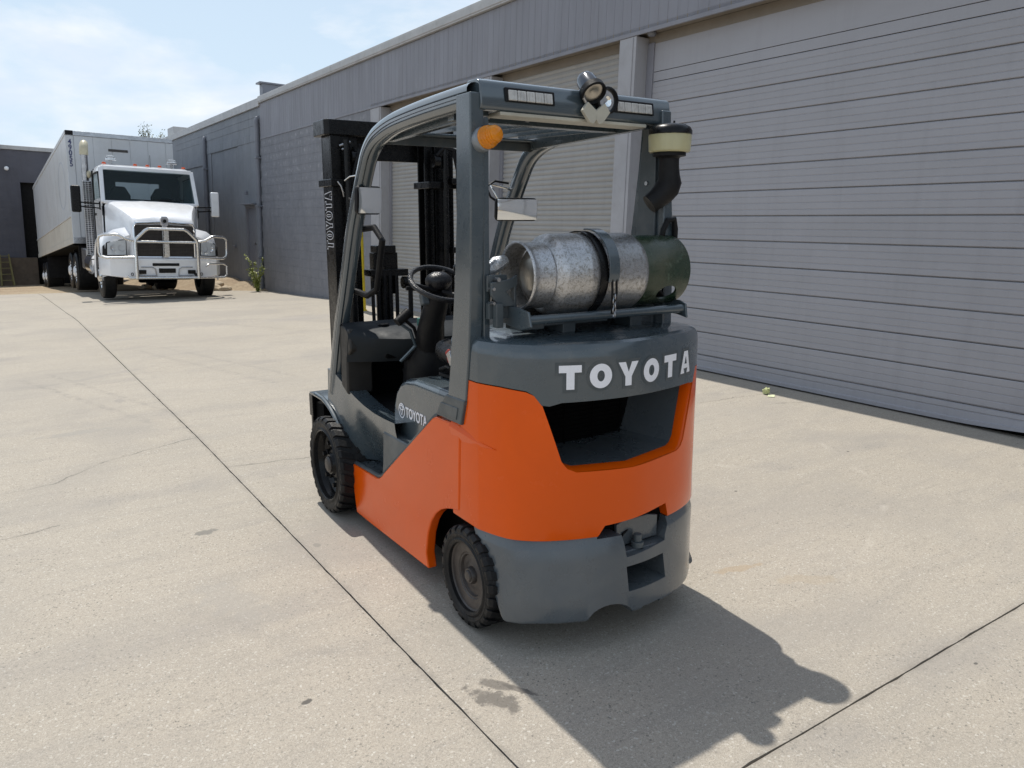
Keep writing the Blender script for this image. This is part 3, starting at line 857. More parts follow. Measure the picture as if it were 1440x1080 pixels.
# downpipes
for yy, zt, rr in ((20.55, 4.06, .062), (26.05, 4.02, .065)):
    b = MB(); b.tube([(-.05, yy, -.5), (-.05, yy, zt - .12), (-.05, yy, zt - .05), (-.03, yy, zt + .02), (.04, yy, zt + .03)], [rr, rr, rr, rr, rr], 12)
    p_ = b.obj('downpipe', PIPE, bl)
    b = MB()
    for zz in (.6, 1.9, 3.1): b.box(-.05 - rr - .006, .02, yy - rr - .03, yy + rr + .03, zz, zz + .04)
    b.obj('pipe_strap', PIPE, bl, .003)
# roof body and roof boxes
MB().box(.45, 14, YB, YO, 4.1, 4.25).obj('roof', TRIMM, bl)
MB().box(.3, .34, YB, YF, 3.7, 4.35).obj('backing_wall', SHADE_BLACK, bl)
MB().box(6, 14, YB, YO, -1.5, 4.1).obj('hall', BLOCKB, bl)
b = MB(); b.box(.10, 1.3, 20.45, 20.7, 4.587, 4.92); b.box(.02, 1.4, 20.41, 20.75, 4.92, 4.96); b.obj('roof_curb', PIPE, bl, .004)
b = MB(); b.box(.05, 1.2, 30.9, 31.9, 4.565, 4.86); b.obj('roof_hatch', TRIMM, bl, .01)
# little soffit lamp near the pillar
b = MB(); b.lathe([(.0, 0), (.045, 0), (.05, -.02), (.04, -.045), (.0, -.055)], (.1, 6.60, ZF0 + .004), (0, 0, 1), 16); b.obj('soffit_lamp', PIPE, bl)

# ================================================================== BACK BUILDING
YK = 37.55
bb = thing('dock_building', 'dark grey block building closing the far end of the yard', 'building', (0, YK, 0), (0, LEAN, 0))
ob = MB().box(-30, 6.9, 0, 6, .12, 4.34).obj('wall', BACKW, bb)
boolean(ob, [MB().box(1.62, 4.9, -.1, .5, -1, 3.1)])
MB().box(1.62, 4.9, .49, .52, -1.3, 3.1).obj('dock_door', BLACKM, bb)
MB().box(-30, 6.9, -.06, .3, 4.345, 4.50).obj('coping', TRIMM, bb, .01)
b = MB(); b.box(-30, 2.0, -.10, .6, -1.6, .115); b.obj('dock_base', BROWNW, bb, .01)
MB().box(-1.6, 1.35, -.05, .4, 4.18, 4.62).obj('gutter_box', PIPE, bb, .01) if False else MB().box(-2.2, 1.05, -.12, .3, 4.30, 4.68).obj('parapet_box', TRIMM, bb, .01)
b = MB(); b.sphere((1.2, -.14, 3.60), .085, 12, 8); b.obj('wall_lamp', WHITE, bb)
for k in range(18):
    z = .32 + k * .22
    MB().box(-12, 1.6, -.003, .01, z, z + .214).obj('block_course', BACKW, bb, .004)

# step ladder against the dock
ld = thing('step_ladder', 'yellow step ladder standing against the brown dock base', 'ladder', (.86, YK - .55, -1.0), (R(-6), 0, 0))
for sx in (-.19, .19):
    MB().bar((sx * 1.15, 0, 0), (sx * .8, .12, 1.25), .05, .03, (0, 1, 0)).obj('rail', OLIVE, ld, .004)
for k in range(5):
    w = .20 - .012 * k
    MB().box(-w, w, .02 * k, .02 * k + .08, .2 + k * .24, .225 + k * .24).obj('step', OLIVE, ld, .003)
for sx in (-.17, .17): MB().bar((sx * 1.1, .45, 0), (sx * .8, .14, 1.22), .03, .02, (0, 1, 0)).obj('back_leg', OLIVE, ld)

# ================================================================== FORKLIFT
FK = thing('forklift', 'orange and charcoal forklift truck seen from behind, parked on the concrete', 'forklift', (1.965, 2.45, 0), (0, 0, R(-2.0)))

# ---------- counterweight
def lerp(a, b, t): return a + (b - a) * t
def half_plan(z, right=False):
    """half outline (x, y) from the side front to the centre of the tail at height z"""
    if z > .43:
        yf = .125
    else:
        yf = lerp(-.25, -.03, max(0, min(1, (z - .12) / .31)))
    t = max(0, min(1, (z - .12) / .31))        # 0 at the foot, 1 at the orange line
    u = max(0, min(1, (z - .43) / .72))        # 0 orange line, 1 top
    side = lerp(.488, .494, t)
    ck = [(side, yf),
          (side, min(yf - .012, -.075)) if t >= 1 else (side, yf - .012),
          (lerp(.478, side - .030, t), lerp(-.272, -.175, t)),
          (lerp(.43, side - .070, t), lerp(-.318, -.245 if z < .7 else -.235, t)),
          (lerp(.32, .33, t), lerp(-.383, -.315, t)),
          (lerp(.18, .18, t), lerp(-.435, -.372, t)),
          (0.0, lerp(-.458, -.400, t))]
    if right:
        ck[1] = (side, -.120 if t >= 1 else yf - .012)
        ck[2] = (lerp(.450, .481, t), lerp(-.262, -.218, t)); ck[3] = (lerp(.412, .436, t), lerp(-.308, -.272, t)); ck[4] = (.325, lerp(-.378, -.330, t))
    tp = .006 * u
    ck = [(x, y + tp * (1 if i > 1 else 0)) for i, (x, y) in enumerate(ck)]
    return ck
def plan(z, per=6):
    h = half_plan(z, True); hl_ = half_plan(z)
    pts = []
    # sharp corner kept at the chamfer, smooth tail
    pts.append(h[0]); pts.append(h[1])
    seq = h[1:] + [(-x, y) for x, y in hl_[1:-1][::-1]]
    def cr(p0, p1, p2, p3, t):
        return tuple(.5 * ((2 * p1[i]) + (-p0[i] + p2[i]) * t + (2 * p0[i] - 5 * p1[i] + 4 * p2[i] - p3[i]) * t * t + (-p0[i] + 3 * p1[i] - 3 * p2[i] + p3[i]) * t ** 3) for i in (0, 1))
    n = len(seq)
    for i in range(n - 1):
        p0 = seq[max(0, i - 1)]; p3 = seq[min(n - 1, i + 2)]
        for k in range(1, per + 1): pts.append(cr(p0, seq[i], seq[i + 1], p3, k / per))
    pts.append((-hl_[0][0], hl_[0][1]))
    return pts
def surf_y(x, z):
    pl = [p for p in plan(z)][1:-1]
    for a, b2 in zip(pl, pl[1:]):
        if (a[0] - x) * (b2[0] - x) <= 0 and abs(a[0] - b2[0]) > 1e-9:
            return a[1] + (b2[1] - a[1]) * (x - a[0]) / (b2[0] - a[0])
    return 0.0
def shell(zs, inset_top=0.0, inset_bot=0.0):
    """solid between heights; closed at the front by a flat face"""
    b = MB()
    rows = []
    for z, ins in zs:
        pl = plan(z)
        row = []
        for i, (x, y) in enumerate(pl):
            if ins:
                x2 = x * (1 - ins * 2.0); y2 = y + ins * (.9 if abs(x) < .44 else .5)
            else: x2, y2 = x, y
            row.append((x2, y2, z))
        rows.append(row)
    V = [[b.b.verts.new(Vector(p)) for p in r] for r in rows]
    n = len(V[0])
    for i in range(len(V) - 1):
        for j in range(n): b.b.faces.new((V[i][j], V[i][(j + 1) % n], V[i + 1][(j + 1) % n], V[i + 1][j]))
    b.b.faces.new(V[0][::-1]); b.b.faces.new(V[-1])
    return b

ZS, ZO = .972, .432
lower = shell([(.120, .012), (.128, .003), (.14, 0), (.22, 0), (.33, 0), (.392, 0), (.398, .001), (ZO - .003, .009)]).obj('lower_counterweight', CAST, FK)
ci = []
ci.append(MB().prism([(-.150, ZO - .012), (-.135, .45), (.215, .50), (.215, ZO - .030), (.190, .365), (.185, .345), (-.035, .335), (-.045, ZO - .012)], 1, -.6, -.285))
ci.append(MB().prism([(-.040, .205), (.165, .205), (.165, .300), (-.040, .300)], 1, -.6, -.20))
bp_ = [(.10 * math.cos(PI * k / 12) - .125, .11 + .062 * math.sin(PI * k / 12)) for k in range(13)]
ci.append(MB().prism(bp_ + [(-.225, .02), (-.025, .02)], 1, -.6, -.10))
ci.append(MB().prism([(.02, .02), (.02, .133), (.12, .133), (.12, .02)], 1, -.6, -.25))
boolean(lower, ci)
# mid: orange
mid = shell([(ZO, 0), (ZO + .008, -.002), (.55, 0), (.68, 0), (.80, 0), (.90, 0), (ZS + .07, 0)]).obj('orange_counterweight', ORANGE, FK)
OPN = [(-.352, .950), (-.288, .735), (-.268, .708), (-.235, .693), (0, .686), (.268, .694), (.298, .706), (.318, .732), (.392, .950)]
cut = [MB().prism([(-.405, 1.2), (-.352, .950)] + OPN[1:-1] + [(.392, .950), (.420, 1.2)], 1, -.9, .02)]
# upper corner band: grey begins at 1.02 beside the opening
cut.append(MB().prism([(-.9, 1.010), (-.46, 1.006), (-.395, .994), (-.374, .982), (-.352, .946), (-.25, .946), (-.25, 1.3), (-.9, 1.3)], 1, -.9, .9))
cut.append(MB().prism([(.9, 1.012), (.422, 1.010), (.408, .988), (.391, .948), (.25, .948), (.25, 1.3), (.9, 1.3)], 1, -.9, .9))
cut.append(MB().prism([(-.150, ZO - .1), (-.150, ZO + .0005), (-.122, .472), (.200, .492), (.218, ZO + .0005), (.218, ZO - .1)], 1, -.9, -.20))
boolean(mid, cut)
# inner duct, one step behind the orange lip
b = MB()
outer = OPN
lip = [(x * .97, z) for x, z in OPN]
def inner_loop(sc, dz, y):
    return [(x * sc, y if callable(y) is False else y(x), .83 + (z - .83) * (1 - dz)) for x, z in OPN]
L0 = [(x * .955, surf_y(x, z) + .052, .83 + (z - .83) * .93) for x, z in OPN]
L1 = [(x * .78, -.03, .83 + (z - .83) * .90) for x, z in OPN]
lp = MB(); lp.grid([[(x * 1.004, surf_y(x, z) + .004, .83 + (z - .83) * 1.004) for x, z in OPN], [(x * .985, surf_y(x, z) + .012, .83 + (z - .83) * .98) for x, z in OPN], [(x * .958, surf_y(x, z) + .040, .83 + (z - .83) * .935) for x, z in OPN], L0]); lp.obj('opening_lip', ORANGE, FK, 0, 30)
b.grid([L0, L1])
b.obj('duct_wall', CAST, FK, 0, 20)
MB().prism([(-.36, .66), (.36, .66), (.36, 1.0), (-.36, 1.0)], 1, -.032, -.026).obj('radiator_back', SHADE_BLACK, FK)
rg = MB()
for k in range(13): rg.box(-.235, .235, -.05, -.045, .715 + k * .018, .718 + k * .018)
for k in range(4): rg.box(-.22 + k * .145, -.217 + k * .145, -.055, -.05, .70, .955)
rg.obj('radiator_grille', SHADE_BLACK, FK)
# upper grey cover
up = shell([(ZS - .03, 0), (1.00, 0), (1.06, 0), (1.115, 0), (1.145, .004), (1.162, .014), (1.170, .030)]).obj('upper_cover', GREY, FK)
cut = [MB().prism([(-.9, .9), (-.9, 1.014), (-.46, 1.010), (-.395, .998), (-.377, .985), (-.354, .948), (-.33, .944), (-.29, .956), (0, .962), (.34, .958), (.375, .952), (.394, .952), (.410, .99), (.422, 1.012), (.9, 1.014), (.9, .9)], 1, -.9, .9)]
cut.append(MB().box(-.30, .30, -.10, .2, .9, 1.10))
boolean(up, cut)
for o_ in (lower, mid, up):
    bv = o_.modifiers.new('bevel', 'BEVEL'); bv.width = .006; bv.segments = 2; bv.limit_method = 'ANGLE'; bv.angle_limit = R(35); bv.harden_normals = True
# ridge on the orange side, fading out round the corner
for sgn in (-1, 1):
    b = MB()
    rows = []
    for t in (0, .25, .5, .75, 1):
        y = lerp(.122, -.17, t); k = 1 - t
        xs_ = .4935 if y > -.075 else lerp(.494, .468, (-.075 - y) / .1)
        z0 = lerp(.812, .768, t)
        rows.append([(sgn * (xs_ - .004), y, z0 + .016 * k), (sgn * (xs_ + .001), y, z0 + .013 * k), (sgn * (xs_ + .018 * k), y, z0 - .010 * k), (sgn * (xs_ + .012 * k), y, z0 - .030 * k), (sgn * (xs_ - .004), y, z0 - .085 * k)])
    b.grid(rows); b.obj('side_ridge', ORANGE, FK, 0, 20)
# tow hitch
hk = holder('tow_hitch', parent=FK)
MB().prism([(-.03, .345), (.182, .352), (.182, .44), (.13, .452), (.0, .452), (-.03, .44)], 1, -.345, -.328).obj('hitch_plate', CAST, hk, .004)
MB().box(-.030, .178, -.388, -.345, .330, .344).obj('hitch_ledge', CAST, hk, .004)
b = MB(); b.cyl((.055, -.372, .344), (.055, -.372, .366), .026, 20); b.cyl((.055, -.372, .366), (.055, -.372, .395), .017, 16); b.obj('hitch_pin', GREYM, hk, .002)
MB().tube([(.055 + .04 * math.cos(a), -.335, .385 + .03 * math.sin(a)) for a in [2 * PI * k / 16 for k in range(16)]], .005, 8, True).obj('pin_ring', BLACKM, hk)
MB().tube([(-.01, -.33, .36), (.0, -.35, .40), (.03, -.34, .41), (.05, -.33, .40)], .005, 8).obj('retaining_wire', BLACKM, hk)
MB().cyl((.015, -.345, .20), (.015, -.345, .305), .008, 12).obj('slot_pin', STEEL, hk)
MB().prism([(-.146, ZO + .003), (-.119, .469), (.197, .489), (.214, ZO + .003), (.19, .345), (-.03, .34), (-.04, ZO - .01)], 1, -.325, -.265).obj('hitch_back', SHADE_BLACK, hk)  # dark fill, the shade of the notch put into its colour
MB().box(-.05, .18, -.205, -.20, .2, .31).obj('slot_back', SHADE_BLACK, hk)
MB().box(.012, .05, -.40, -.36, .095, .135).obj('foot_stub', CAST, hk, .003)
# COUNTERWEIGHT LETTERING, laid round the tail
def wrap_letter(ch, xc, w, h, t, z0, off):
    me = curve_mesh('letter', letter_polys(ch, w, h, t), .0)
    bmx = bmesh.new(); bmx.from_mesh(me)
    bmesh.ops.triangulate(bmx, faces=bmx.faces)
    for _ in range(2): bmesh.ops.subdivide_edges(bmx, edges=[e for e in bmx.edges if e.calc_length() > .02], cuts=1); bmesh.ops.triangulate(bmx, faces=bmx.faces)
    for v in bmx.verts:
        x = xc - w / 2 + v.co.x; z = z0 + v.co.y
        v.co = Vector((x, surf_y(x, z) - off, z))
    bmx.to_mesh(me); bmx.free(); return me
XL = [-.262, -.150, -.037, .080, .197, .310]
WL = [.088, .090, .090, .090, .086, .088]
for ch, xc, w in zip('TOYOTA', XL, WL):
    xw = w * (1 - .12 * abs(xc) / .3)
    me = wrap_letter(ch, xc, xw, .088, .028, 1.004, .0022); me.materials.append(LETTER); link('letter', me, FK)
    t2 = .011
    me = wrap_letter(ch, xc, xw + 2 * t2, .088 + 2 * t2, .028 + 2 * t2, 1.004 - t2, .0010); me.materials.append(BLACKM if False else GREYM); link('letter_outline', me, FK)  # grey outline grown evenly round each letter

# ---------- side panels
SP = [(1.298, .330), (1.252, .185), (1.222, .070), (1.05, .072), (.36, .092), (.379, .160), (.358, .258), (.325, .325), (.281, .375), (.235, .408), (.184, .430), (.130, .446), (.069, .458), (.062, .62), (.052, .816), (.262, .806), (.290, .795), (.835, .400), (.862, .378), (.895, .358), (.932, .348)]
for s in (-1, 1):
    b = MB(); b.prism(SP, 0, s * .500, s * .455)
    b.obj('side_panel', ORANGE, FK, .008)
    b = MB(); b.tube([(s * .480, .262, .811), (s * .480, .292, .799), (s * .480, .838, .404), (s * .480, .868, .381), (s * .480, .898, .362), (s * .480, .934, .352), (s * .480, 1.30, .333)], .012, 8)
    b.obj('panel_edging', GREYM, FK)
# ---------- fenders / front side body
arch = [(1.900, .603), (1.78, .606), (1.659, .604), (1.595, .592), (1.53, .570), (1.470, .540), (1.417, .505), (1.373, .468), (1.335, .424), (1.315, .385), (1.306, .345)]
for s in (-1, 1):
    b = MB()
    rows = []
    for off in (0.0, .012):
        for xx in (.508, .30):
            rows.append([(s * xx, y - off * .6, z - off) for y, z in arch])
    b.grid([rows[0], rows[1], rows[3], rows[2]]); b.grid([rows[2], rows[0]])
    b.obj('fender', GREY, FK, .003)
    b = MB(); b.tube([(s * .508, y + .004, z + .004) for y, z in arch[1:]], .013, 8); b.obj('arch_lip', GREY, FK)
    # side cheek sweeping from the floor edge down to the arch and the step
    top = [(1.70, .79), (1.60, .79), (1.477, .779), (1.34, .740), (1.212, .708), (1.08, .685), (.945, .673), (.82, .672), (.702, .676)]
    rows = []
    ny = 34
    for i in range(ny + 1):
        y = 1.60 - (1.60 - .70) * i / ny
        zt = .82
        for a, c_ in zip(top, top[1:]):
            if a[0] >= y >= c_[0]: zt = lerp(c_[1], a[1], (y - c_[0]) / (a[0] - c_[0]))
        if y < .7025: zt = .676
        za = .345
        for a, c_ in zip(arch, arch[1:]):
            if a[0] >= y >= c_[0]: za = lerp(c_[1], a[1], (y - c_[0]) / (a[0] - c_[0]))
        if y < 1.306: za = .345
        xb = lerp(.500, .375, smoothstep(1.36, 1.16, y))
        row = []
        for k in range(9):
            t = k / 8
            x = lerp(.492, xb, t ** 1.6)
            row.append((s * x, y, lerp(zt, za + .004, t)))
        rows.append(row)
    b = MB(); b.grid(rows)
    b.grid([[r[0] for r in rows], [(s * .40, r[0][1], r[0][2] - .004) for r in rows]])
    b.obj('side_cheek', GREY, FK, 0, 30)
    # tread step
    b = MB(); b.box(s * .49, s * .25, .86, 1.30, .325, .338); b.obj('step_plate', GREYM, FK, .003)
    st = MB()
    for i in range(6):
        for j in range(9):
            cx, cy = s * (.30 + i * .033), .90 + j * .045
            st.obox((cx, cy, .340), (.020, .007, .004), (0, 0, R(45 if (i + j) % 2 else -45)))
    st.obj('tread_pattern', STEEL if False else GREYM, FK, kind='stuff')
    # box riser beside the seat
    b = MB(); b.prism([(.895, .335), (.872, .45), (.858, .606), (.50, .608), (.50, .40), (.80, .335)], 0, s * .487, s * .22); b.obj('riser_box', GREYM, FK, .012)
# floor and under body
MB().box(-.40, .40, .60, 1.55, .655, .668).obj('floor_mat', BLACKM, FK, .003)
MB().prism([(1.45, .10), (1.45, .62), (1.2, .63), (.35, .66), (.0, .45), (-.02, .30), (.4, .10)], 0, -.36, .36).obj('chassis', SHADE_BLACK, FK)
MB().box(-.41, .41, .02, .30, .45, 1.0).obj('engine_bay', SHADE_BLACK, FK)
MB().prism([(.40, .10), (.40, .80), (.05, .80), (.05, .46), (-.05, .43), (-.2, .3), (-.2, .2)], 0, -.34, .34).obj('rear_chassis', SHADE_BLACK, FK)
MB().box(-.25, .25, -.06, .06, .14, .30).obj('steer_axle', SHADE_BLACK, FK, .01)
# ---------- hood with logo
HP = [(.862, .560), (.860, .66), (.846, .74), (.815, .805), (.765, .852), (.70, .878), (.60, .893), (.30, .897), (.04, .897), (.04, .56)]
def inset(pl, d):
    out = []; n = len(pl)
    for i in range(n):
        a, p, c = Vector(pl[i - 1]), Vector(pl[i]), Vector(pl[(i + 1) % n])
        t = ((c - a)).normalized(); nn = Vector((-t.y, t.x))
        ctr_ = Vector((.45, .70))
        if nn.dot(ctr_ - p) < 0: nn = -nn
        out.append(tuple(p + nn * d))
    return out
b = MB(); hr = []
for x, d in ((-.432, .034), (-.4315, .024), (-.427, .012), (-.419, .004), (-.405, 0), (.405, 0), (.419, .004), (.427, .012), (.432, .034)):
    hr.append([(x, y, z) for y, z in inset(HP, d)])
b.grid(hr, close_u=True); vv = list(b.b.verts); n_ = len(HP); b.b.faces.new(vv[:n_]); b.b.faces.new(vv[-n_:])
b.obj('hood', GREY, FK, 0, 50)
# logo on the left face of the hood, reading towards the tail
lg = font_mesh('hood_word', 'TOYOTA', .067, .0006, .0016, .80, 'LEFT')
def hood_map(u, v, x=-.4335):
    return Vector((x, .700 - u, .722 + v))
ang = 0.0
remap(lg, lambda c: hood_map(c.x, c.y) + Vector((-c.z, 0, 0)))
lg.materials.append(LETTER); link('hood_word', lg, FK)
def ell(cx, cy, rx, ry, n=32, a0=0, a1=2 * PI):
    return [(cx + rx * math.cos(a0 + (a1 - a0) * k / n), cy + ry * math.sin(a0 + (a1 - a0) * k / n)) for k in range(n if abs(a1 - a0 - 2 * PI) < 1e-6 else n + 1)]
def ring(cx, cy, rx, ry, t): return [ell(cx, cy, rx, ry), ell(cx, cy, rx - t, ry - t)[::-1]]
for i, spl in enumerate((ring(0, 0, .034, .036, .0052), ring(0, .006, .012, .028, .0045), ring(0, .014, .026, .012, .0045))):
    me = curve_mesh('emblem', spl, .0006)
    remap(me, lambda c, i=i: hood_map(c.x - .044, c.y, -.4336 - .0004 * i) + Vector((-c.z, 0, 0)))
    me.materials.append(LETTER); link('emblem', me, FK)
MB().box(-.30, .30, .06, .62, .897, .912).obj('seat_rail', BLACKM, FK, .003)
# rubber coaming on the hood top
MB().prism([(-.10, .902), (.62, .902), (.56, .925), (-.05, .925)][:4], 0, -.24, .30).obj('seat_base', BLACKM, FK, .01)
# ---------- seat
st_ = holder('seat', parent=FK)
b = MB(); b.prism([(.12, .95), (.68, .955), (.715, .975), (.715, 1.02), (.66, 1.045), (.15, 1.02)], 0, -.23, .23); b.obj('cushion', SEAT, st_, .025, 40, 4)
for s in (-1, 1):
    b = MB(); b.tube([(s * .255, .16, .985), (s * .26, .40, .995), (s * .258, .62, 1.01), (s * .24, .70, 1.015)], [.045, .055, .055, .03], 12); b.obj('side_bolster', SEAT, st_)
b = MB(); b.prism([(.03, 1.0), (.16, 1.0), (.12, 1.25), (.06, 1.36), (-.01, 1.36), (.0, 1.2)], 0, -.235, .235); b.obj('backrest', SEAT, st_, .03, 40, 4)
b = MB(); b.obox((-.305, .50, 1.005), (.016, .035, .055), (R(-35), 0, 0)); b.obj('belt_buckle', REDP, st_, .004)
b = MB(); b.obox((-.31, .47, 1.0), (.024, .035, .06), (R(-35), 0, 0)); b.obj('buckle_latch', STEEL, st_, .003)
MB().tube([(-.30, .60, .93), (-.31, .52, .955), (-.30, .40, .945), (-.30, .2, .95)], .008, 8).obj('seat_wire', BLACKM, st_)
# ---------- dashboard cowl
COWLC = paint('dark_cowl_plastic', (0.030, 0.028, 0.026), 0.5, spec=.3, var=.2, vs=6)
b = MB()
far = [(-.505, 1.33), (-.3, 1.36), (.0, 1.37), (.3, 1.36), (.45, 1.33)]
near = [(-.505, 1.22), (-.40, 1.10), (-.26, 1.0), (.1, .98), (.45, 1.1)]
rows = []
for i in range(12):
    t = i / 11
    def at(pl, t):
        f = t * (len(pl) - 1); k = min(int(f), len(pl) - 2); u = f - k
        return (lerp(pl[k][0], pl[k + 1][0], u), lerp(pl[k][1], pl[k + 1][1], u))
    fx, fy = at(far, t); nx_, ny_ = at(near, t)
    zt = 1.075
    rows.append([(fx, fy + .02, .80), (fx, fy, zt - .01), (lerp(fx, nx_, .15), lerp(fy, ny_, .15), zt), (lerp(fx, nx_, .55), lerp(fy, ny_, .55), zt - .012), (lerp(fx, nx_, .92), lerp(fy, ny_, .92), zt - .040), (nx_, ny_, zt - .062), (nx_, ny_ + .02, zt - .115), (lerp(nx_, fx, .35), lerp(ny_, fy, .3) , .88)])
b.grid(rows); b.b.faces.new([v for v in b.b.verts][:8]) if False else None
b.obj('dash_cowl', paint('matt_dash_plastic', (0.020, 0.024, 0.028), 0.55, spec=.12, var=.15), FK, 0, 50)
b = MB(); b.lathe([(0, .002), (.026, .002), (.028, 0), (.03, -.004)], (-.315, 1.21, 1.071), (0, 0, 1), 20); b.obj('cowl_recess', BLACKM, FK)
# left cowl column and foot-well
b = MB(); b.prism([(1.36, .74), (1.36, 1.07), (1.22, 1.05), (1.20, .95), (1.26, .90), (1.27, .70)], 0, -.503, -.36); b.obj('cowl_column', COWLC, FK, .012)
b = MB(); b.prism([(1.36, .70), (1.36, 1.05), (1.22, 1.03), (1.20, .95), (1.26, .90), (1.27, .70)], 0, .48, .36); b.obj('cowl_column', COWLC, FK, .012)
b = MB(); b.box(-.46, .46, 1.37, 1.40, .60, 1.02); b.obj('bulkhead', SHADE_BLACK, FK)
MB().box(-.34, .30, 1.12, 1.36, .90, .98).obj('under_dash', SHADE_BLACK, FK, .01)
for px_, pw_ in ((-.20, .06), (-.02, .09), (.14, .09)):
    b = MB(); b.obox((px_, 1.16, .80), (pw_, .012, .075), (R(-40), 0, 0)); b.bar((px_, 1.17, .81), (px_, 1.3, .95), .012, .02); b.obj('pedal', BLACKM, FK, .003)
# ---------- steering column
sc_ = holder('steering_column', parent=FK)
ctr = Vector((-.185, .80, 1.30)); axis = Vector((.02, -.42, .80)).normalized()
ua = Vector((1, 0, 0)); ua = (ua - axis * ua.dot(axis)).normalized(); va = axis.cross(ua)
MB().tube([ctr + (ua * math.cos(a) + va * math.sin(a)) * .150 for a in [2 * PI * k / 40 for k in range(40)]], .0125, 10, True).obj('steering_wheel', SEAT, sc_)
b = MB()
for a in (R(60), R(180), R(300)):
    d_ = ua * math.cos(a) + va * math.sin(a)
    b.tube([ctr - axis * .035 + d_ * .02, ctr - axis * .02 + d_ * .09, ctr + d_ * .148], [.014, .011, .008], 8)
b.obj('spokes', BLACKM, sc_)
b = MB(); b.sphere(ctr - axis * .005 + va * .03, .058, 20, 12, (1.15, 1.0, .8)); b.obj('horn_pad', SEAT, sc_)
b = MB(); b.lathe([(0, .055), (.018, .05), (.024, .035), (.018, .018), (.008, .01), (.008, 0), (0, 0)], ctr + (ua * math.cos(R(35)) + va * math.sin(R(35))) * .15, axis, 16); b.obj('spinner_knob', BLACK, sc_)
b = MB()
bs_ = Vector((-.135, 1.06, .93))
b.tube([ctr - axis * .045, ctr - axis * .10 + Vector((0, .0, 0)), ctr - axis * .22, bs_], [.05, .058, .062, .085], 14); b.obj('column_shroud', BLACKM, sc_)
b = MB(); b.tube([bs_ + Vector((0, -.01, .05)), bs_ + Vector((0, 0, -.05)), bs_ + Vector((.0, .05, -.2))], [.105, .13, .12], 14); b.obj('column_base', BLACKM, sc_)
# levers
b = MB(); b.tube([ctr - axis * .06 + Vector((-.04, 0, 0)), ctr - axis * .03 + Vector((-.10, .02, 0)), ctr - axis * .02 + Vector((-.165, .03, 0))], [.006, .008, .010], 8); b.obj('direction_lever', BLACKM, sc_)
b = MB(); b.obox(ctr - axis * .085 + Vector((-.06, .01, 0)), (.05, .04, .06), (R(-20), 0, 0)); b.obj('lever_housing', GREYM, sc_, .008)
b = MB(); b.tube([(.10, .98, 1.02), (.105, .92, 1.18), (.10, .86, 1.30)], [.006, .006, .006], 8); b.sphere((.10, .86, 1.315), .018, 12, 8); b.obj('hydraulic_lever', BLACK, FK)
b = MB(); b.tube([(.16, .98, 1.02), (.165, .92, 1.17), (.16, .86, 1.28)], [.006, .006, .006], 8); b.sphere((.16, .86, 1.295), .018, 12, 8); b.obj('hydraulic_lever', BLACK, FK)
b = MB(); b.tube([(.22, .98, 1.02), (.225, .92, 1.16), (.22, .86, 1.27)], [.006, .006, .006], 8); b.sphere((.22, .86, 1.285), .018, 12, 8); b.obj('hydraulic_lever', BLACK, FK)
# hand brake bow on the left of the column
b = MB(); b.tube([(-.305, 1.03, .90), (-.245, .98, .98), (-.275, .97, 1.06), (-.335, .97, 1.105)], .009, 8); b.obj('brake_lever', GREYG, FK)
b = MB(); b.tube([(-.275, 1.05, .90), (-.215, 1.0, .98), (-.245, .99, 1.07), (-.305, .98, 1.12)], .009, 8); b.obj('brake_lever', BLACKM, FK)
b = MB(); b.tube([(-.345, .97, 1.105), (-.275, .98, 1.15)], [.022, .026], 12); b.obj('brake_grip', BLACKM, FK)
b = MB(); b.obox((-.21, .97, 1.10), (.045, .03, .04), (0, 0, .2)); b.obj('teal_switch', TEAL, FK, .004)
MB().box(.20, .45, .95, 1.20, .98, 1.04).obj('side_console', GREY, FK, .01)

# ---------- overhead guard
gd = holder('overhead_guard', parent=FK)
legpath = [(1.60, .66), (1.585, .725), (1.465, 1.04), (1.338, 1.31), (1.209, 1.583), (1.099, 1.755), (1.035, 1.85), (.975, 1.925), (.90, 1.977), (.80, 2.012), (.638, 2.040), (.38, 2.056), (.115, 2.064), (-.035, 2.066)]
def smooth_path(pts, per=5):
    out = []
    n = len(pts)
    for i in range(n - 1):
        p0, p1, p2, p3 = pts[max(0, i - 1)], pts[i], pts[i + 1], pts[min(n - 1, i + 2)]
        for k in range(per):
            t = k / per
            out.append(tuple(.5 * (2 * p1[j] + (-p0[j] + p2[j]) * t + (2 * p0[j] - 5 * p1[j] + 4 * p2[j] - p3[j]) * t * t + (-p0[j] + 3 * p1[j] - 3 * p2[j] + p3[j]) * t ** 3) for j in range(len(p1))))
    out.append(tuple(pts[-1])); return out
sec = [(-.030, .004), (-.036, .002), (-.036, -.008), (-.031, -.010), (-.031, -.016), (-.036, -.018), (-.036, -.030), (-.026, -.040), (-.016, -.036), (-.008, -.044), (.020, -.044), (.030, -.034), (.031, .018), (.025, .031), (.012, .038), (-.004, .040), (-.018, .037), (-.029, .030), (-.035, .020), (-.036, .008)]
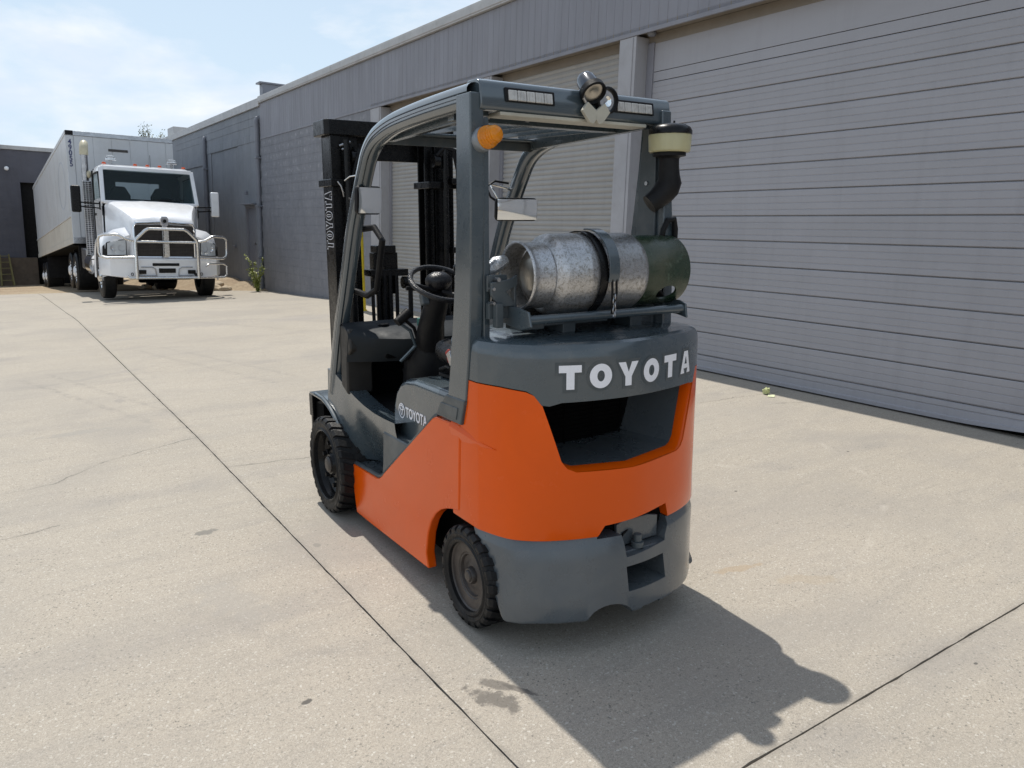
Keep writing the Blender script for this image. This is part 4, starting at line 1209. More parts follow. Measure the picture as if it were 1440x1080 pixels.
for s, xc in ((-1, -.464), (1, .398)):
    cp = smooth_path(legpath)
    pts = []
    for i, (y, z) in enumerate(cp):
        a = cp[max(0, i - 1)]; c2 = cp[min(len(cp) - 1, i + 1)]
        dy, dz = c2[0] - a[0], c2[1] - a[1]; L = math.hypot(dy, dz)
        pts.append((xc, y + dz / L * 0 - (abs(dz) / L) * .040, z - abs(dy) / L * .040))
    sect = [(u * (1 if s < 0 else 1), v) for u, v in sec]
    rows = []
    for i, p in enumerate(pts):
        a = Vector(pts[max(0, i - 1)]); c2 = Vector(pts[min(len(pts) - 1, i + 1)]); d = (c2 - a).normalized()
        n_ = Vector((1, 0, 0)).cross(d).normalized()   # in the yz plane
        if n_.z < -.01 or n_.y < -.5: n_ = -n_
        rows.append([Vector(p) + Vector((u if s < 0 else -u, 0, 0)) + n_ * v for u, v in sect])
    b = MB(); b.grid(rows, close_u=True)
    b.b.faces.new([v for v in b.b.verts][:len(sect)])
    b.obj('guard_leg', GREYG, gd, 0, 50)
# foot of the front leg where it meets the cheek
for s, xc in ((-1, -.464), (1, .398)):
    b = MB(); b.prism([(1.50, .60), (1.61, .60), (1.585, .73), (1.50, .86)], 0, xc - .032, xc + .032); b.obj('leg_foot', GREY, gd, .008)
# rear posts
b = MB(); b.prism([(-.062, 2.03), (.042, 2.03), (.050, 1.62), (.070, 1.40), (.092, 1.22), (.118, 1.05), (.145, .905), (.0, .905), (-.030, 1.10), (-.048, 1.30), (-.058, 1.62)], 0, -.502, -.446)
b.obj('rear_post', GREY, gd, .006)
b = MB(); b.box(-.446, -.420, -.050, .02, 1.0, 1.95); b.obj('post_rib', GREY, gd, .004)
b = MB(); b.prism([(-.062, 2.03), (.055, 2.03), (.075, 1.8), (.115, 1.5), (.125, 1.1), (-.115, 1.1), (-.105, 1.5), (-.075, 1.8)], 0, .386, .436)
b.obj('rear_post', GREY, gd, .006)
b = MB(); b.prism([(-.04, 2.0), (.03, 2.0), (.05, 1.8), (.08, 1.15), (-.06, 1.15), (-.055, 1.5)], 0, .373, .386); b.obj('post_rib', GREYM, gd, .004)
MB().cyl((.373, .0, 1.745), (.366, .0, 1.745), .009, 12).obj('bolt', STEEL, gd)
# post feet
for s in (-1, 1):
    b = MB(); b.prism([(.152, .922), (-.004, .926), (.030, .822), (.245, .822)], 0, s * .508, s * .44); b.obj('post_foot', GREYM, gd, .006)
    b = MB(); b.prism([(.19, .885), (.045, .888), (.06, .838), (.22, .838)], 0, s * .512, s * .50); b.obj('foot_pad', GREYM, gd, .003)
# rear crossbar with lamp recesses
bc = holder('rear_crossbar', (.016, -.012, .008), (0, 0, R(1.6)), gd)
bsec = [(-.050, 1.985), (-.040, 2.050), (-.030, 2.064), (-.014, 2.070), (.045, 2.070), (.052, 2.06), (.052, 1.975), (-.030, 1.962), (-.045, 1.968)]
MB().prism(bsec, 0, -.482, .428).obj('crossbar_body', GREYG, bc, .020, 50, 4)
MB().box(-.40, .30, -.044, .046, 1.950, 1.9635).obj('crossbar_underside', BRACKET, bc, .003)
for x0, x1 in ((-.372, -.178), (.135, .318)):
    b = MB(); b.obox(((x0 + x1) / 2, -.0475, 2.021), (x1 - x0 + .024, .006, .050), (R(-8), 0, 0)); b.obj('lamp_recess', BLACKM, bc, .004)
    lam = holder('rear_lamp', parent=bc)
    n5 = 5
    for k in range(n5):
        w_ = (x1 - x0) / n5
        b = MB(); b.obox((x0 + w_ * (k + .5), -.0525, 2.019), (w_ - .002, .008, .036), (R(-8), 0, 0)); b.obj('lamp_lens', LAMPCOL, lam, .003)
        b = MB()
        for q in range(2): b.obox((x0 + w_ * (k + .3 + q * .4), -.0568, 2.019), (.004, .003, .030), (R(-8), 0, 0))
        b.obj('lamp_rib', LAMPCOL, lam)
# longitudinal roof slats and front plate
for k, x in enumerate((-.31, -.19, -.07, .05, .17, .29)):
    b = MB(); b.obox((x, .51, 2.006), (.034, .66, .010), (R(1.5), R(14), 0)); b.obox((x - .015, .51, 1.988), (.006, .66, .034), (R(1.5), 0, 0)); b.obj('roof_slat', GREY, gd, .002)
MB().box(-.44, .40, -.02, .21, 1.985, 1.993).obj('roof_shadow_plate', GREY, gd, .002)  # solid plate added to close sunlit gaps in the guard's shadow
MB().box(-.44, .40, .79, .90, 1.970, 1.982).obj('front_crossbar', GREYG, gd, .003)
MB().box(-.44, .40, .865, .873, 1.93, 1.97).obj('front_crossbar_lip', GREYM, gd, .002)
MB().bar((-.44, .20, 1.975), (.40, .20, 1.975), .05, .028).obj('mid_crossbar', GREY, gd, .003)
for x in (-.30, -.12): MB().box(x, x + .018, .17, .20, 1.975, 1.998).obj('slat_clip', STEEL, gd, .002)
MB().bar((.36, .0, 1.985), (.36, .84, 1.962), .03, .05).obj('side_rail', GREY, gd, .003)
MB().bar((-.405, .0, 1.985), (-.405, .84, 1.962), .03, .05).obj('side_rail', GREY, gd, .003)
# grab handle on the left front leg
b = MB(); b.tube([(-.43, 1.20, 1.55), (-.40, 1.08, 1.56), (-.39, 1.01, 1.50), (-.39, 1.10, 1.26), (-.40, 1.20, 1.22), (-.43, 1.32, 1.24)], .016, 10); b.obj('grab_handle', BLACKM, gd)

# ---------- amber strobe on the left rear post
am = holder('amber_beacon', parent=FK)
ad = Vector((.22, -.86, .20)).normalized(); ao = Vector((-.458, -.040, 1.868))
b = MB(); b.lathe([(0, 0), (.040, 0), (.043, .006), (.043, .030), (.038, .036), (0, .036)], ao, ad, 28); b.obj('base', AMBERB, am)
b = MB(); b.lathe([(0, .036), (.038, .036), (.040, .040), (.040, .046), (.036, .050), (.040, .054), (.035, .059), (.038, .063), (.031, .068), (.033, .073), (.029, .078), (.032, .083), (.028, .088), (.030, .093), (.026, .100), (.017, .106), (0, .108)], ao, ad, 28); b.obj('lens', AMBER, am)
b = MB(); b.lathe([(0, .038), (.02, .038), (.016, .07), (.020, .1), (0, .104)], ao, ad, 16); b.obj('flash_tube', AMBERI, am)
MB().tube([ao + Vector((.02, .0, .02)), ao + Vector((.03, .02, .07)), ao + Vector((.012, .02, .11))], .003, 6).obj('beacon_wire', BLACKM, am)
MB().obox(ao + Vector((0, .02, -.03)), (.05, .05, .02), (0, 0, .3)).obj('beacon_bracket', BLACKM, am, .003)

# ---------- work lamps on the crossbar centre
wl_ = holder('work_lamp_pair', (.026, -.080, 1.984), parent=FK)
for a in (-1, 1):
    b = MB(); b.prism([(-.004, -.012), (.012, -.034), (.030, -.030), (.066, .012), (.040, .044), (.0, .016)], 1, -.014, .002)
    if a < 0:
        for v in b.b.verts: v.co.x *= -1
    b.obj('lamp_bracket', BRACKET, wl_, .002)
def spot(o, d, L, name, lensm, par):
    d = Vector(d).normalized()
    b = MB(); b.lathe([(0, -L), (.018, -L), (.031, -L + .010), (.038, -L + .028), (.041, -.02), (.041, -.012)], o, d, 28); b.obj('lamp_housing', paint('smoked_chrome', (0.11, 0.115, 0.125), .14, metal=1.0, var=.1), par)
    b = MB(); b.lathe([(.041, -.018), (.049, -.014), (.050, .010), (.043, .014), (.038, .004), (.038, -.010)], o, d, 28, True); b.obj('lamp_ring', BLACKM, par)
    b = MB(); b.lathe([(0, -.004), (.012, -.002), (.022, .003), (.039, .001)], o, d, 24); b.obj('lamp_glass', DISC if lensm is CHROME else lensm, par)
spot(Vector((-.018, -.012, .080)), (-.06, -.66, -.62), .095, 'a', CHROME, wl_)
spot(Vector((.064, .008, .058)), (-.02, -1, -.02), .05, 'b', MIRROR, wl_)
MB().tube([(-.062, -.01, .09), (-.055, .0, .06), (-.03, .0, .03)], .006, 8).obj('lamp_knuckle', STEEL, wl_)

# ---------- pre-cleaner and intake
pc = holder('air_precleaner', (.392, -.105, -.012), parent=FK)
b = MB(); b.lathe([(0, 1.986), (.03, 1.985), (.062, 1.980), (.080, 1.970), (.087, 1.957), (.088, 1.944), (.084, 1.942)], (0, 0, 0), (0, 0, 1), 36); b.obj('cap', BLACK, pc)
b = MB(); b.lathe([(.084, 1.942), (.086, 1.938), (.083, 1.880), (.078, 1.874), (0, 1.874)], (0, 0, 0), (0, 0, 1), 36); b.obj('bowl', BOWL, pc)
b = MB(); b.lathe([(.055, 1.94), (.060, 1.90), (.058, 1.880), (0, 1.878)], (0, 0, 0), (0, 0, 1), 24); b.obj('bowl_core', CREAM, pc)
b = MB(); b.lathe([(.060, 1.874), (.066, 1.872), (.066, 1.860), (.046, 1.856), (.040, 1.85)], (0, 0, 0), (0, 0, 1), 28); b.obj('collar', BLACKM, pc)
b = MB(); b.tube([(0, 0, 1.872), (0, 0, 1.82), (.002, 0, 1.785), (.006, .0, 1.76), (.0, .006, 1.735), (-.018, .012, 1.712), (-.045, .02, 1.69), (-.07, .03, 1.67)], [.040, .041, .044, .050, .052, .048, .042, .040], 18); b.obj('intake_elbow', BLACKM, pc)
MB().lathe([(0, 0), (.004, 0), (.004, .012), (0, .012)], (.02, 0, 1.986), (0, 0, 1), 8).obj('wing_nut', BLACKM, pc)
MB().tube([(.37, -.10, 1.50), (.365, -.115, 1.555), (.385, -.118, 1.595), (.42, -.118, 1.60), (.435, -.112, 1.56), (.435, -.11, 1.45)], .012, 10).obj('wiring_loom', BLACKM, FK)

# ---------- gas bottle bracket
gb = holder('bottle_bracket', parent=FK)
MB().cyl((-.355, -.205, 1.243), (.405, -.205, 1.243), .0175, 16).obj('cradle_tube', GREY, gb)
MB().cyl((-.30, .02, 1.243), (.405, .02, 1.243), .0175, 16).obj('cradle_tube', GREY, gb)
b = MB(); b.prism([(-.235, 1.205), (-.225, 1.262), (-.19, 1.275), (.04, 1.275), (.04, 1.225), (-.18, 1.215)], 0, .400, .410); b.obj('end_plate', GREY, gb, .004)
b = MB(); b.prism([(-.240, 1.222), (-.222, 1.275), (-.16, 1.285), (.03, 1.285), (.03, 1.225), (-.18, 1.205)], 0, -.364, -.354); b.obj('end_plate', GREY, gb, .004)
b = MB(); b.box(-.36, .10, -.10, -.06, 1.20, 1.222); b.box(-.12, -.06, -.10, .02, 1.168, 1.222); b.box(.22, .28, -.10, .02, 1.168, 1.222); b.box(-.36, -.25, -.16, -.06, 1.20, 1.225); b.obj('cradle_base', GREYM, gb, .004)
b = MB(); b.prism([(-.02, 1.30), (.02, 1.30), (.02, 1.44), (-.02, 1.44)], 0, -.445, -.40)
b.box(-.445, -.36, -.075, -.062, 1.34, 1.40); b.box(-.445, -.345, -.085, -.062, 1.24, 1.30); b.obj('hinge_plate', GREYM, gb, .003)
b = MB(); b.prism([(-.442, 1.375), (-.36, 1.385), (-.33, 1.40), (-.33, 1.36), (-.38, 1.34), (-.35, 1.31), (-.335, 1.285), (-.41, 1.285), (-.442, 1.33)], 1, -.10, -.085); b.obj('latch_plate', GREYM, gb, .003)
b = MB(); b.cyl((-.415, -.108, 1.385), (-.415, -.07, 1.385), .008, 10); b.cyl((-.435, -.108, 1.352), (-.435, -.07, 1.352), .006, 10); b.cyl((-.435, -.108, 1.30), (-.435, -.07, 1.30), .006, 10); b.obj('bolt', STEEL, gb)
b = MB(); b.box(-.43, -.40, -.115, -.085, 1.21, 1.30); b.obj('stop_block', GREYM, gb, .003)
b = MB(); b.tube([(-.40, .02, 1.40), (-.36, .0, 1.435), (-.32, -.0, 1.45)], [.02, .03, .02], 10); b.obj('foil_wrap', BAG, gb)
MB().box(-.345, -.335, -.10, -.07, 1.24, 1.36).obj('stay_plate', GREYM, gb, .003)
# strap
TX, TY, TZ, TR = .0, -.09, 1.395, .152
sx0 = -.056
b = MB()
rows = []
for k in range(41):
    a = R(-60) + (R(235) - R(-60)) * k / 40
    rr = TR + .004
    cy, cz = TY + rr * math.cos(a + PI) * 1, TZ + rr * math.sin(a)
    nrm = Vector((0, math.cos(a + PI), math.sin(a)))
    p = Vector((0, TY, TZ)) + nrm * rr
    rows.append([p + Vector((sx0, 0, 0)) , p + Vector((sx0 + .034, 0, 0)), p + Vector((sx0 + .034, 0, 0)) + nrm * .005, p + Vector((sx0, 0, 0)) + nrm * .005])
b.grid(rows, close_u=True); b.obj('strap', BLACK, gb)
b = MB()
rows = []
for k in range(15):
    a = R(-8) + (R(88) - R(-8)) * k / 14
    nrm = Vector((0, -math.cos(a), math.sin(a))); p = Vector((0, TY, TZ)) + nrm * (TR + .012 + .012 * math.sin(PI * k / 14))
    rows.append([p + Vector((sx0 + .028, 0, 0)), p + Vector((sx0 + .076, 0, 0)), p + Vector((sx0 + .076, 0, 0)) + nrm * .006, p + Vector((sx0 + .028, 0, 0)) + nrm * .006])
b.grid(rows, close_u=True); b.obj('strap_buckle', GREY, gb, .002)
b = MB(); yb_ = TY - TR - .014
b.tube([(sx0 + .045, yb_, 1.385), (sx0 + .045, yb_ - .003, 1.33), (sx0 + .050, yb_ + .004, 1.25)], .0045, 8); b.tube([(sx0 + .065, yb_, 1.385), (sx0 + .065, yb_ - .003, 1.33), (sx0 + .060, yb_ + .004, 1.25)], .0045, 8)
b.obj('latch_hook', BLACKM, gb)
for k in range(5):
    zz = 1.315 - k * .017
    MB().tube([(sx0 + .055 + (.008 * math.cos(a) if k % 2 else .002 * math.cos(a)), yb_ - .004 + (.002 * math.cos(a) if k % 2 else .008 * math.cos(a)), zz + .012 * math.sin(a)) for a in [2 * PI * q / 12 for q in range(12)]], .0026, 6, True).obj('chain_link', STEEL, gb)

# ---------- mirrors
def mirror(loc, rot, w, h, armpts, par):
    m = holder('mirror', loc, rot, par)
    def rr(w, h, r, n=5):
        out = []
        for cx, cz, a0 in ((w / 2 - r, h / 2 - r, 0), (-w / 2 + r, h / 2 - r, 90), (-w / 2 + r, -h / 2 + r, 180), (w / 2 - r, -h / 2 + r, 270)):
            for k in range(n + 1):
                a = R(a0 + 90 * k / n); out.append((cx + r * math.cos(a), cz + r * math.sin(a)))
        return out
    b = MB(); b.prism(rr(w, h, .022), 1, 0, .022); b.obj('mirror_shell', BLACKM, m, .004)
    # convex glass
    rows = []
    for i in range(11):
        rows.append([((-.5 + i / 10) * (w - .012), -.002 - .010 * (1 - ((i - 5) / 5) ** 2 * .6 - ((j - 4) / 4) ** 2 * .4), (-.5 + j / 8) * (h - .014)) for j in range(9)])
    b = MB(); b.grid(rows); b.obj('mirror_glass', MIRROR_PALE, m, 0, 60)
    MB().tube(armpts, .006, 8).obj('mirror_arm', BLACKM, m)
    return m
mirror((-.443, 1.02, 1.686), (R(4), 0, R(20)), .152, .132, [(.0, .02, 0), (.03, .05, -.03), (.02, .12, -.02), (.02, .17, .0)], FK)
mirror((.338, .95, 1.648), (R(3), 0, R(-3)), .245, .118, [(-.09, .02, .03), (-.135, .04, .06), (-.15, .06, .11), (-.09, .08, .14), (-.02, .06, .13)], FK)
MB().tube([(.235, .96, 1.69), (.215, .97, 1.73), (.21, 1.0, 1.765), (.24, 1.04, 1.775), (.34, 1.06, 1.76), (.40, 1.07, 1.74)], .006, 8).obj('mirror_stalk', ALU, FK)
MB().tube([(-.40, 1.45, 1.795), (-.41, 1.35, 1.81), (-.42, 1.25, 1.81), (-.43, 1.12, 1.79)], .004, 8).obj('mirror_stalk', ALU, FK)

# ---------- wheels
def tyre(parent, R0, W, RB, lugs, side, name='tyre', lug_h=.014):
    """solid tyre: smooth carcass and separate tread lugs; side = sign of the outer face"""
    w = holder('wheel', (0, 0, 0), parent=parent)
    rc = R0 - lug_h
    b = MB(); b.lathe([(RB, W / 2 - .006), (RB + .012, W / 2), (RB + .02, W / 2 - .006), (rc - .035, W / 2 - .004), (rc - .022, W / 2), (rc - .006, W / 2 - .008), (rc, W / 2 - .02), (rc, -W / 2 + .02), (rc - .02, -W / 2), (RB, -W / 2 + .006)], (0, 0, 0), (side, 0, 0), 72, True)
    b.obj('tyre', RUBBER, w)
    lb = MB()
    for sgn in (1, -1):
        for k in range(lugs):
            a0 = 2 * PI * (k + (.5 if sgn < 0 else 0)) / lugs
            da = 2 * PI / lugs * .33
            # wedge shaped lug from the shoulder to the middle
            pts = []
            for (t, aw, rr_) in ((W / 2 - .002, 1.0, R0 - .012), (W / 2 - .016, 1.0, R0), (.012, .75, R0)):
                pts.append((t, aw, rr_))
            V = []
            for t, aw, rr_ in pts:
                for ss in (-1, 1):
                    a = a0 + ss * da * aw + (.10 if t < .02 else 0)
                    V.append(lb.b.verts.new(Vector((side * sgn * t, rr_ * math.cos(a), rr_ * math.sin(a)))))
            Bv = []
            for t, aw, _r in pts:
                for ss in (-1, 1):
                    a = a0 + ss * da * aw + (.10 if t < .02 else 0)
                    r_ = rc - .03 if t > W / 2 - .01 else rc - .006
                    Bv.append(lb.b.verts.new(Vector((side * sgn * t, r_ * math.cos(a), r_ * math.sin(a)))))
            for i in (0, 2):
                lb.b.faces.new((V[i], V[i + 1], V[i + 3], V[i + 2]))
                lb.b.faces.new((V[i], V[i + 2], Bv[i + 2], Bv[i])); lb.b.faces.new((V[i + 1], Bv[i + 1], Bv[i + 3], V[i + 3]))
            lb.b.faces.new((V[0], Bv[0], Bv[1], V[1])); lb.b.faces.new((V[4], V[5], Bv[5], Bv[4]))
    lb.obj('tread_lugs', RUBBER, w, .0025, 30, 1, kind='stuff')
    return w
def rear_wheel(side, x):
    w = tyre(FK, .207, .150, .140, 23, side, 'tyre', .010)
    b = MB(); b.lathe([(0, .052), (.030, .052), (.033, .048), (.036, .034), (.046, .034), (.052, .030), (.082, .030), (.086, .040), (.092, .040), (.096, .044), (.134, .050), (.139, .055), (.143, .055), (.143, -.06), (0, -.06)], (0, 0, 0), (side, 0, 0), 48)
    b.obj('wheel_disc', DUSTY, w)
    b = MB(); b.lathe([(0, .060), (.020, .059), (.024, .054), (.024, .045), (0, .045)], (0, 0, 0), (side, 0, 0), 24); b.obj('hub_cap', DUSTY, w)
    w.location = (x, 0, .207); return w
def front_wheel(side, x):
    w = tyre(FK, .270, .185, .190, 26, side, 'tyre', .009)
    b = MB(); b.lathe([(.190, .088), (.196, .092), (.200, .088), (.194, .07), (.180, .05), (.172, .01), (.165, -.05), (.188, -.085), (.2, -.085), (.2, 0)], (0, 0, 0), (side, 0, 0), 60, True); b.obj('rim', BLACK, w)
    b = MB(); b.lathe([(.176, .03), (.150, .012), (.10, .016), (.085, .028), (.080, .04), (.065, .046), (.055, .062), (.0, .064), (0, -.01), (.17, -.01)], (0, 0, 0), (side, 0, 0), 48); b.obj('wheel_centre', BLACK, w)
    b = MB(); b.lathe([(0, .080), (.035, .078), (.046, .070), (.048, .055), (0, .055)], (0, 0, 0), (side, 0, 0), 28); b.obj('hub', DUSTY, w)
    for k in range(6):
        a = 2 * PI * (k + .25) / 6
        c_ = Vector((0, .118 * math.cos(a), .118 * math.sin(a)))
        MB().cyl(c_ + Vector((side * .0, 0, 0)), c_ + Vector((side * .042, 0, 0)), .024, 12).obj('lug_boss', BLACK, w, .003)
        c2 = Vector((0, .118 * math.cos(a), .118 * math.sin(a)))
        MB().cyl(c2 + Vector((side * .042, 0, 0)), c2 + Vector((side * .060, 0, 0)), .013, 6).obj('wheel_nut', STEEL if False else BLACKM, w, .001)
    w.location = (x, 1.50, .270); return w
rear_wheel(-1, -.520 + .075); rear_wheel(1, .435 - .075)
front_wheel(-1, -.572 + .0925); front_wheel(1, .575 - .0925)
MB().box(-.40, .40, 1.42, 1.58, .20, .34).obj('drive_axle', SHADE_BLACK, FK, .01)

# ---------- mast
ms = holder('mast', parent=FK)
def channel(b, x0, x1, y0, y1, z0, z1, t, op):
    """U rail open towards op (-1 left / +1 right)"""
    b.box(x0, x1, y0, y0 + t, z0, z1); b.box(x0, x1, y1 - t, y1, z0, z1)
    xw = x1 - t if op < 0 else x0
    b.box(xw, xw + t, y0 + t, y1 - t, z0, z1)
for s in (-1, 1):
    def X(a, b_): return (a * s, b_ * s) if s > 0 else (-b_, -a) if False else tuple(sorted((a * s, b_ * s)))
    x0, x1 = X(.318, .375); b = MB(); b.box(x0, x1, 1.70, 1.715, .09, 1.78) if False else None
    b = MB(); channel(b, x0, x1, 1.715, 1.865, .09, 2.045, .016, s * -1 if s > 0 else 1); b.obj('outer_rail', BLACK, ms, .003)
    x0, x1 = X(.262, .318); b = MB(); channel(b, x0 + .001, x1 - .001, 1.735, 1.845, .12, 2.06, .014, -s); b.obj('middle_rail', BLACK, ms, .003)
    x0, x1 = X(.205, .262); b = MB(); channel(b, x0 + .001, x1 - .001, 1.755, 1.855, .14, 2.05, .013, -s); b.obj('inner_rail', BLACK, ms, .003)
    b = MB(); b.cyl((s * .300, 1.672, .16), (s * .300, 1.672, 1.30), .026, 16); b.obj('lift_cylinder', BLACK, ms)
    b = MB(); b.cyl((s * .300, 1.672, 1.30), (s * .300, 1.672, 2.02), .017, 14); b.obj('cylinder_rod', BLACK, ms)
    # leaf chain
    ch = MB()
    for k in range(70):
        zz = .55 + k * .0205
        ch.box(s * .240 - .008, s * .240 + .008, 1.725, 1.735, zz, zz + .014); ch.box(s * .240 - .004, s * .240 + .004, 1.722, 1.738, zz + .010, zz + .024)
    ch.obj('lift_chain', STEEL if False else BLACK, ms, kind='stuff')
    b = MB(); b.box(s * .20, s * .39, 1.69, 1.90, 1.775, 1.815); b.obj('tie_bracket', BLACK, ms, .004)
    b = MB(); b.cyl((s * .252 - .02, 1.70, 1.93), (s * .252 + .02, 1.70, 1.93), .038, 20); b.obj('chain_sheave', BLACK, ms, .003)
b = MB(); b.prism([(-.405, 1.905), (-.405, 1.725), (-.385, 1.705), (.385, 1.705), (.405, 1.725), (.405, 1.905)], 2, 2.046, 2.128); b.obj('top_crosshead', BLACK, ms, .006)
b = MB(); b.box(-.30, .30, 1.86, 1.885, 1.93, 2.05); b.obj('upper_tie_bar', BLACK, ms, .004)
b = MB(); b.box(-.33, .33, 1.875, 1.89, .30, .42); b.obj('lower_tie_bar', BLACK, ms, .004)
b = MB(); b.box(-.36, .36, 1.86, 1.875, .75, .85); b.obj('lower_tie_bar', BLACK, ms, .004)
# central free-lift cylinder with clamp and hoses
b = MB(); b.cyl((-.075, 1.75, .30), (-.075, 1.75, 1.33), .050, 20); b.obj('free_lift_cylinder', BLACK, ms)
b = MB(); b.cyl((-.075, 1.75, 1.33), (-.075, 1.75, 1.42), .036, 20); b.obj('free_lift_rod', BLACK, ms)
b = MB(); b.box(-.135, -.015, 1.70, 1.80, 1.405, 1.452); b.obj('rod_head', BLACK, ms, .006)
b = MB(); b.box(-.150, .0, 1.715, 1.78, 1.17, 1.41); b.obj('chain_anchor', BLACK, ms, .004)
b = MB(); b.box(-.18, .055, 1.69, 1.80, 1.275, 1.315); b.obj('clamp_plate', BLACK, ms, .004)
for x in (-.135, -.095, -.06, -.02): MB().cyl((x, 1.695, .60), (x, 1.695, 1.30), .011, 10).obj('hose', BLACKM, ms)
b = MB(); b.cyl((-.165, 1.70, 1.235), (-.145, 1.70, 1.235), .040, 20); b.cyl((.02, 1.70, 1.235), (.045, 1.70, 1.235), .036, 20); b.obj('hose_pulley', BLACK, ms, .002)
b = MB(); b.tube([(.04, 1.68, 1.27), (.055, 1.67, 1.20), (.055, 1.67, 1.0), (.05, 1.67, .85)], .014, 10); b.obj('hose', BLACKM, ms)
b = MB(); b.tube([(-.175, 1.68, 1.25), (-.18, 1.67, 1.1), (-.175, 1.67, .80)], .010, 10); b.obj('hose', BLACKM, ms)
for dx in (0, .022):
    b = MB(); b.tube([(.25 + dx, 1.68, 1.96), (.29 + dx, 1.66, 2.01), (.345 + dx, 1.655, 1.99), (.372 + dx * .5, 1.655, 1.88), (.375 + dx * .5, 1.655, 1.5), (.375 + dx * .5, 1.655, .9)], .011, 10); b.obj('hose', BLACKM, ms)
for zz in (1.80, 1.40, 1.05): MB().box(.33, .395, 1.645, 1.69, zz, zz + .035).obj('hose_clamp', BLACK, ms, .003)
b = MB(); b.tube([(-.28, 1.68, 1.80), (-.24, 1.66, 1.95), (-.22, 1.67, 2.0), (-.24, 1.68, 1.90), (-.25, 1.68, 1.6)], .009, 8); b.obj('hose', BLACKM, ms)
for p_ in ((-.33, 1.70, 1.99), (-.30, 1.70, 2.0), (-.32, 1.69, 1.97)): MB().tube([p_, (p_[0] + .03, p_[1] - .01, p_[2] + .012)], [.006, .008], 8).obj('hose_fitting', STEEL, ms)
b = MB(); b.tube([(-.36, 1.67, 1.80), (-.345, 1.66, 1.775), (-.335, 1.66, 1.74), (-.33, 1.665, 1.72)], .004, 8); b.obj('mast_hook', STEEL, ms)
# carriage (the forks are off)
cg = holder('carriage', parent=FK)
MB().box(-.47, .47, 1.945, 1.985, .485, .56).obj('upper_bar', BLACK, cg, .006)
MB().box(-.47, .47, 1.945, 1.985, .10, .18).obj('lower_bar', BLACK, cg, .006)
for x in (-.46, -.2, .0, .2, .46): MB().box(x - .02, x + .02, 1.95, 1.98, .18, .485).obj('carriage_upright', BLACK, cg, .004)
for x in (-.46, -.38, .38, .46): MB().box(x - .012, x + .012, 1.945, 1.97, .56, .585).obj('notch_tooth', BLACK, cg, .003)
MB().box(-.485, -.47, 1.93, 1.99, .44, .575).obj('carriage_end', BLACK, cg, .004)
MB().prism([(1.86, .06), (2.0, .055), (1.98, .25), (1.87, .25)], 0, -.30, -.20).obj('fork_stop', BLACK, cg, .004)
MB().box(-.46, .46, 1.80, 1.94, .22, .53).obj('carriage_fill', SHADE_BLACK, cg)  # black block filling the gap behind the carriage bars
# vertical outlined word on the mast's outer face
def outline_polys(ch, w, h, t, s):
    o = letter_polys(ch, w, h, t)
    return o
ypos = 1.735; word = 'TOYOTA'
lh = .105; lw = .0465; z_ = 1.435
for ch in word:
    wch = .042
    for kk, (grow, mt, off) in enumerate(((.0036, LETTER, .0010), (0, BLACK, .0016))):
        me = curve_mesh('letter', letter_polys(ch, wch + 2 * grow, lh + 2 * grow, .014 + 2 * grow if ch != 'O' else .013 + 2 * grow), .0004)
        def f(c, g=grow, z=z_, off=off): return Vector((-.375 - off - c.z, 1.737 + (c.y - g), z + (c.x - g)))
        remap(me, f); me.materials.append(mt); link('letter' if kk == 0 else 'letter_fill', me, ms)
    z_ += .054

# ================================================================== GAS CYLINDER
gc = thing('gas_cylinder', 'scuffed silver gas cylinder with scratched green collar, strapped across the tail of the forklift', 'gas cylinder')
Kc = Matrix.Translation((1.965, 2.45, 0)) @ Matrix.Rotation(R(-2.0), 4, 'Z')
gc.matrix_world = Kc @ Matrix.Translation((0, TY, TZ))
b = MB()
prof = [(0, -.258)]
for k in range(1, 9):
    a = PI / 2 * k / 8; prof.append((TR * math.sin(a), -.258 + (.066) * (1 - math.cos(a))))
prof += [(TR, -.10), (TR + .0015, -.095), (TR + .0015, -.085), (TR, -.08), (TR, .165)]
for k in range(1, 9):
    a = PI / 2 * k / 8; prof.append((TR * math.cos(a) if k < 8 else 0, .165 + .075 * math.sin(a)))
b.lathe(prof, (.0, 0, 0), (1, 0, 0), 64); b.obj('body', TANKM, gc, 0, 60)
b = MB(); b.lathe([(.122, .002), (.127, -.002), (.127, -.007), (.122, -.011), (.117, -.007), (.115, 0), (.114, .055), (.118, .085), (.124, .085), (.121, .045), (.120, .02)], (-.322, 0, 0), (1, 0, 0), 56, True); b.obj('foot_ring', TANKM, gc, 0, 45)
b = MB(); b.lathe([(0, 0), (.05, .003), (.085, .014), (.105, .034), (.113, .05)], (-.280, 0, 0), (1, 0, 0), 48); b.obj('end_dome', DISC, gc, 0, 60)
# collar with hand holes
b = MB(); b.lathe([(.139, .19), (.141, .197), (.141, .410), (.138, .418), (.132, .418), (.131, .41), (.131, .19)], (.0, 0, 0), (1, 0, 0), 72, True)
cl = b.obj('collar', TANKG, gc, 0, 45)
def ovalprism(cx, ang, rx, rw, L):
    m = MB(); n = 20
    d = Vector((0, -math.cos(ang), math.sin(ang))); t = Vector((0, math.sin(ang), math.cos(ang)))
    A, Bv = [], []
    for k in range(n):
        a = 2 * PI * k / n
        o_ = Vector((cx + rx * math.cos(a), 0, 0)) + t * (rw * math.sin(a))
        A.append(m.b.verts.new(o_ + d * .05)); Bv.append(m.b.verts.new(o_ + d * L))
    m.b.faces.new(A[::-1]); m.b.faces.new(Bv)
    for k in range(n): m.b.faces.new((A[k], A[(k + 1) % n], Bv[(k + 1) % n], Bv[k]))
    return m
gc_par = gc.matrix_world.copy(); 
cl.parent = None
